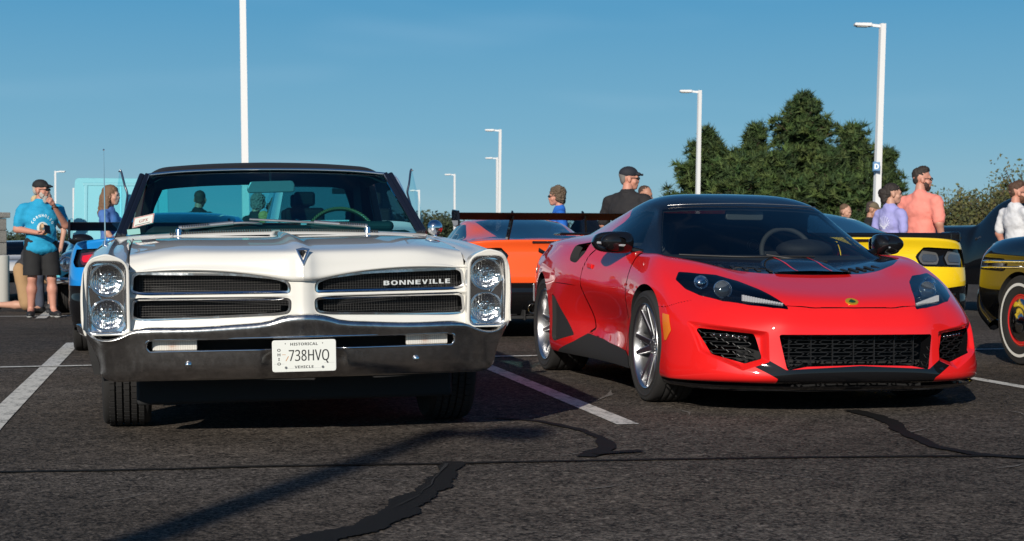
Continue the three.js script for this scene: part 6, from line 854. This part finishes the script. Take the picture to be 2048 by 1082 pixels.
{ const b = thing('bollard', 'short grey concrete bollard at the left edge in front of the block wall', 'bollard', spot(7, 26)); part('post', cyl(.09, .09, .78, 24, 0, .39, 0), std([.40, .39, .36], .9), b); part('post_cap', ball(.09, 0, .78, 0, 1, .3, 1), std([.40, .39, .36], .9), b); }
// ---------------------------------------------------------------- trees
const needleMats = [[.022, .048, .014], [.034, .068, .018], [.058, .092, .022]].map((c) => phys(c, { roughness: .8, transmission: .0, side: THREE.DoubleSide }));
function bladeTuft(n, len, wid, spread) { const P = [], N = []; for (let i = 0; i < n; i++) { const a = rnd() * 6.283, e = rr(-.3, 1.2), L = len * rr(.6, 1), d = V(Math.cos(a) * Math.cos(e) * spread, Math.sin(e), Math.sin(a) * Math.cos(e) * spread).normalize(), s = V(rr(-1, 1), rr(-1, 1), rr(-1, 1)).cross(d).normalize().multiplyScalar(wid), o = V(rr(-.06, .06), rr(-.04, .04), rr(-.06, .06)); const A = o.clone().add(s), B = o.clone().sub(s), C = o.clone().addScaledVector(d, L); const nn = d.clone().cross(s).normalize().lerp(d, .35).normalize(); for (const q of [A, B, C]) { P.push(q.x, q.y, q.z); N.push(nn.x, nn.y, nn.z); } } const g = new THREE.BufferGeometry(); g.setAttribute('position', new THREE.Float32BufferAttribute(P, 3)); g.setAttribute('normal', new THREE.Float32BufferAttribute(N, 3)); return g; }
const leafTuft = (n, size, R) => { const P = [], N = []; for (let i = 0; i < n; i++) { const o = V(rr(-R, R), rr(-R, R), rr(-R, R)), u = V(rr(-1, 1), rr(-1, 1), rr(-1, 1)).normalize(), v = V(rr(-1, 1), rr(-1, 1), rr(-1, 1)).cross(u).normalize(), s = size * rr(.6, 1.2), q = [o.clone().addScaledVector(u, -s), o.clone().addScaledVector(v, s * .5), o.clone().addScaledVector(u, s), o.clone().addScaledVector(v, -s * .5)], nn = v.clone().cross(u).normalize(); for (const k of [0, 1, 2, 0, 2, 3]) { P.push(q[k].x, q[k].y, q[k].z); N.push(nn.x, nn.y, nn.z); } } const g = new THREE.BufferGeometry(); g.setAttribute('position', new THREE.Float32BufferAttribute(P, 3)); g.setAttribute('normal', new THREE.Float32BufferAttribute(N, 3)); return g; };
const tufts = [0, 1, 2].map(() => bladeTuft(30, .46, .036, 1));
const barkM = std([.10, .065, .045], .95);
function crown(list, geos, mats, parent) { // list of [pos, scale, euler, variant]
  mats.forEach((m, k) => { const mine = list.filter((l) => l[3] === k); if (!mine.length) return; const im = new THREE.InstancedMesh(geos[k % geos.length], m, mine.length), M = new THREE.Matrix4(), q = new THREE.Quaternion(), c = new THREE.Color(); mine.forEach(([p, s, e], i) => { q.setFromEuler(e); im.setMatrixAt(i, M.compose(p, q, V(s, s, s))); const t = rr(.65, 1.35); im.setColorAt(i, c.setRGB(t * rr(.9, 1.15), t, t * rr(.8, 1))); }); im.name = 'crown'; im.userData.kind = 'stuff'; im.castShadow = im.receiveShadow = true; parent.add(im); });
}
function pine(label, px, D, topY, halfW, o = {}) {
  const h = H0 + (YH - topY) / F0 * D, R = halfW / F0 * D, t = thing('pine_tree', label, 'pine tree', spot(px, D), rnd() * 6, 'pines behind the right-hand cars'), L = [], limbs = [];
  part('trunk', [tube([[0, 0, 0], [rr(-.1, .1), h * .4, rr(-.1, .1)], [rr(-.1, .1), h * .75, 0], [0, h * .98, 0]], .16, 16, 8).applyMatrix4(new THREE.Matrix4())], barkM, t);
  const nW = Math.round(h * 5.2); for (let i = 0; i < nW; i++) {
    const f = (i + rnd()) / nW, y = h * lerp(o.low ?? .10, .985, f), prof = Math.pow(1 - f, .92) * (.95 + .55 * nz(f * 6, px, 1)) * R * 1.22 + .18, nb = 4 + Math.floor(rnd() * 3), ph = rnd() * 6.28;
    for (let b = 0; b < nb; b++) { const a = ph + b / nb * 6.283 + rr(-.4, .4), len = prof * rr(.6, 1.12), up = lerp(-.05, .75, f) + rr(-.15, .2), dir = V(Math.cos(a), 0, Math.sin(a)); const end = dir.clone().multiplyScalar(len).add(V(0, y + up * len * .6 + len * .12, 0)); limbs.push(bar([0, y, 0], end.toArray(), .03, .03, [.1, 1, .1], 0)); const m = Math.max(3, Math.round(len * 7)); for (let q = 0; q < m; q++) { const s = Math.pow((q + rnd()) / m, .7), p = V(0, y, 0).lerp(end, s).add(V(rr(-.28, .28), rr(-.2, .22) + .1 * s, rr(-.28, .28)).multiplyScalar(.5 + s)); L.push([p, rr(.85, 1.6), new THREE.Euler(rr(-.6, .6), rnd() * 6.28, rr(-.6, .6)), s > .75 ? 2 - Math.floor(rnd() * 2) : Math.floor(rnd() * 2)]); } }
  }
  part('limb', limbs, barkM, t).userData.kind = 'stuff'; crown(L, tufts, needleMats, t); return t;
}
pine('tallest pine, in the middle of the dark pine group', 1606, 108, 195, 136);
pine('pine at left end of the pine group, behind a lamp post', 1416, 104, 268, 100);
pine('slim pine between the tallest pine and the left-hand one', 1508, 112, 258, 75);
pine('pine right of the tallest pine, left of the letter D lamp post', 1703, 106, 256, 88);
pine('small pine just right of the letter D lamp post', 1772, 110, 304, 48);
pine('low pine between the left-hand pine and the slim one', 1462, 106, 322, 90);
pine('low pine at the left foot of the tallest pine', 1552, 102, 316, 85);
pine('low pine at the right foot of the tallest pine', 1655, 104, 306, 85);
pine('low pine behind the letter D lamp post', 1735, 108, 318, 80);
pine('low pine filling the gap right under the slim pine', 1480, 100, 322, 95);
pine('low pine filling the base between tallest and right-hand pines', 1660, 99, 318, 105);
pine('low pine at the foot of the letter D lamp post', 1745, 97, 345, 70);
const leafM = [[.10, .11, .026], [.14, .125, .035], [.075, .09, .024]].map((c) => phys(c, { roughness: .8, transmission: .35, side: THREE.DoubleSide })), lts = [0, 1, 2].map(() => leafTuft(15, .11, .42));
function bush(label, px, D, topY, halfW, dens) {
  const h = H0 + (YH - topY) / F0 * D, R = halfW / F0 * D, t = thing('leafy_tree', label, 'tree', spot(px, D), rnd() * 6, 'sparse yellow-green trees at right'), L = [], wood = [];
  part('trunk', tube([[0, 0, 0], [.1, h * .25, 0], [0, h * .5, .1]], .10, 8, 8), barkM, t);
  const nb = 46; for (let b = 0; b < nb; b++) { const a = rnd() * 6.283, f = rnd(), y0 = h * lerp(.06, .5, rnd()), end = V(Math.cos(a) * R * rr(.3, 1), 0, Math.sin(a) * R * rr(.3, 1)); end.y = Math.min(h * rr(.8, 1), y0 + h * rr(.15, .62) * (1.1 - .5 * end.length() / R)); const mid = V(0, y0, 0).lerp(end, .5).add(V(0, h * .06, 0)); wood.push(tube([[0, y0, 0], mid.toArray(), end.toArray()], .022, 6, 4)); for (let q = 0; q < dens; q++) { const s = Math.pow(rnd(), .55), p = V(0, y0, 0).lerp(end, s).add(V(rr(-.5, .5), rr(-.4, .4), rr(-.5, .5))); L.push([p, rr(.6, 1.2), new THREE.Euler(rnd() * 6, rnd() * 6, rnd() * 6), Math.floor(rnd() * 3)]); } }
  part('limb', wood, barkM, t).userData.kind = 'stuff'; crown(L, lts, leafM, t);
}
bush('sparse tree just right of the man in salmon pink', 1905, 84, 368, 70, 13);
bush('sparse yellow-green tree above the black pickup', 1975, 80, 352, 62, 13);
bush('tallest sparse tree at the right edge of the picture', 2042, 82, 322, 62, 12);
bush('low sparse bush behind the lavender and pink shirts', 1830, 88, 405, 60, 14);
// far-off trees along the edge of the lot
{ const L = []; const add = (px, D, topY, n, hw) => { for (let i = 0; i < n; i++) { const p = spot(px + rr(-hw, hw), D * rr(.95, 1.05)), hh = H0 + (YH - topY) / F0 * D; p.y = hh * Math.pow(rnd(), .6) * rr(.75, 1.05); L.push([p, rr(2, 4), new THREE.Euler(rnd() * 6, rnd() * 6, rnd() * 6), Math.floor(rnd() * 3)]); } };
  add(830, 300, 438, 900, 70); add(100, 330, 476, 1200, 160); add(1100, 310, 455, 1800, 260); add(600, 330, 468, 1500, 300);
  const g = new THREE.Group(); g.name = 'far_treeline'; g.userData = { kind: 'stuff', label: 'far-off dark line of trees along the horizon beyond the lot', category: 'trees' }; scene.add(g); crown(L, lts, [[.03, .045, .02], [.04, .05, .025], [.025, .04, .02]].map((c) => std(c, .9, 0, { side: THREE.DoubleSide })), g); }
renderer.render(scene, camera);
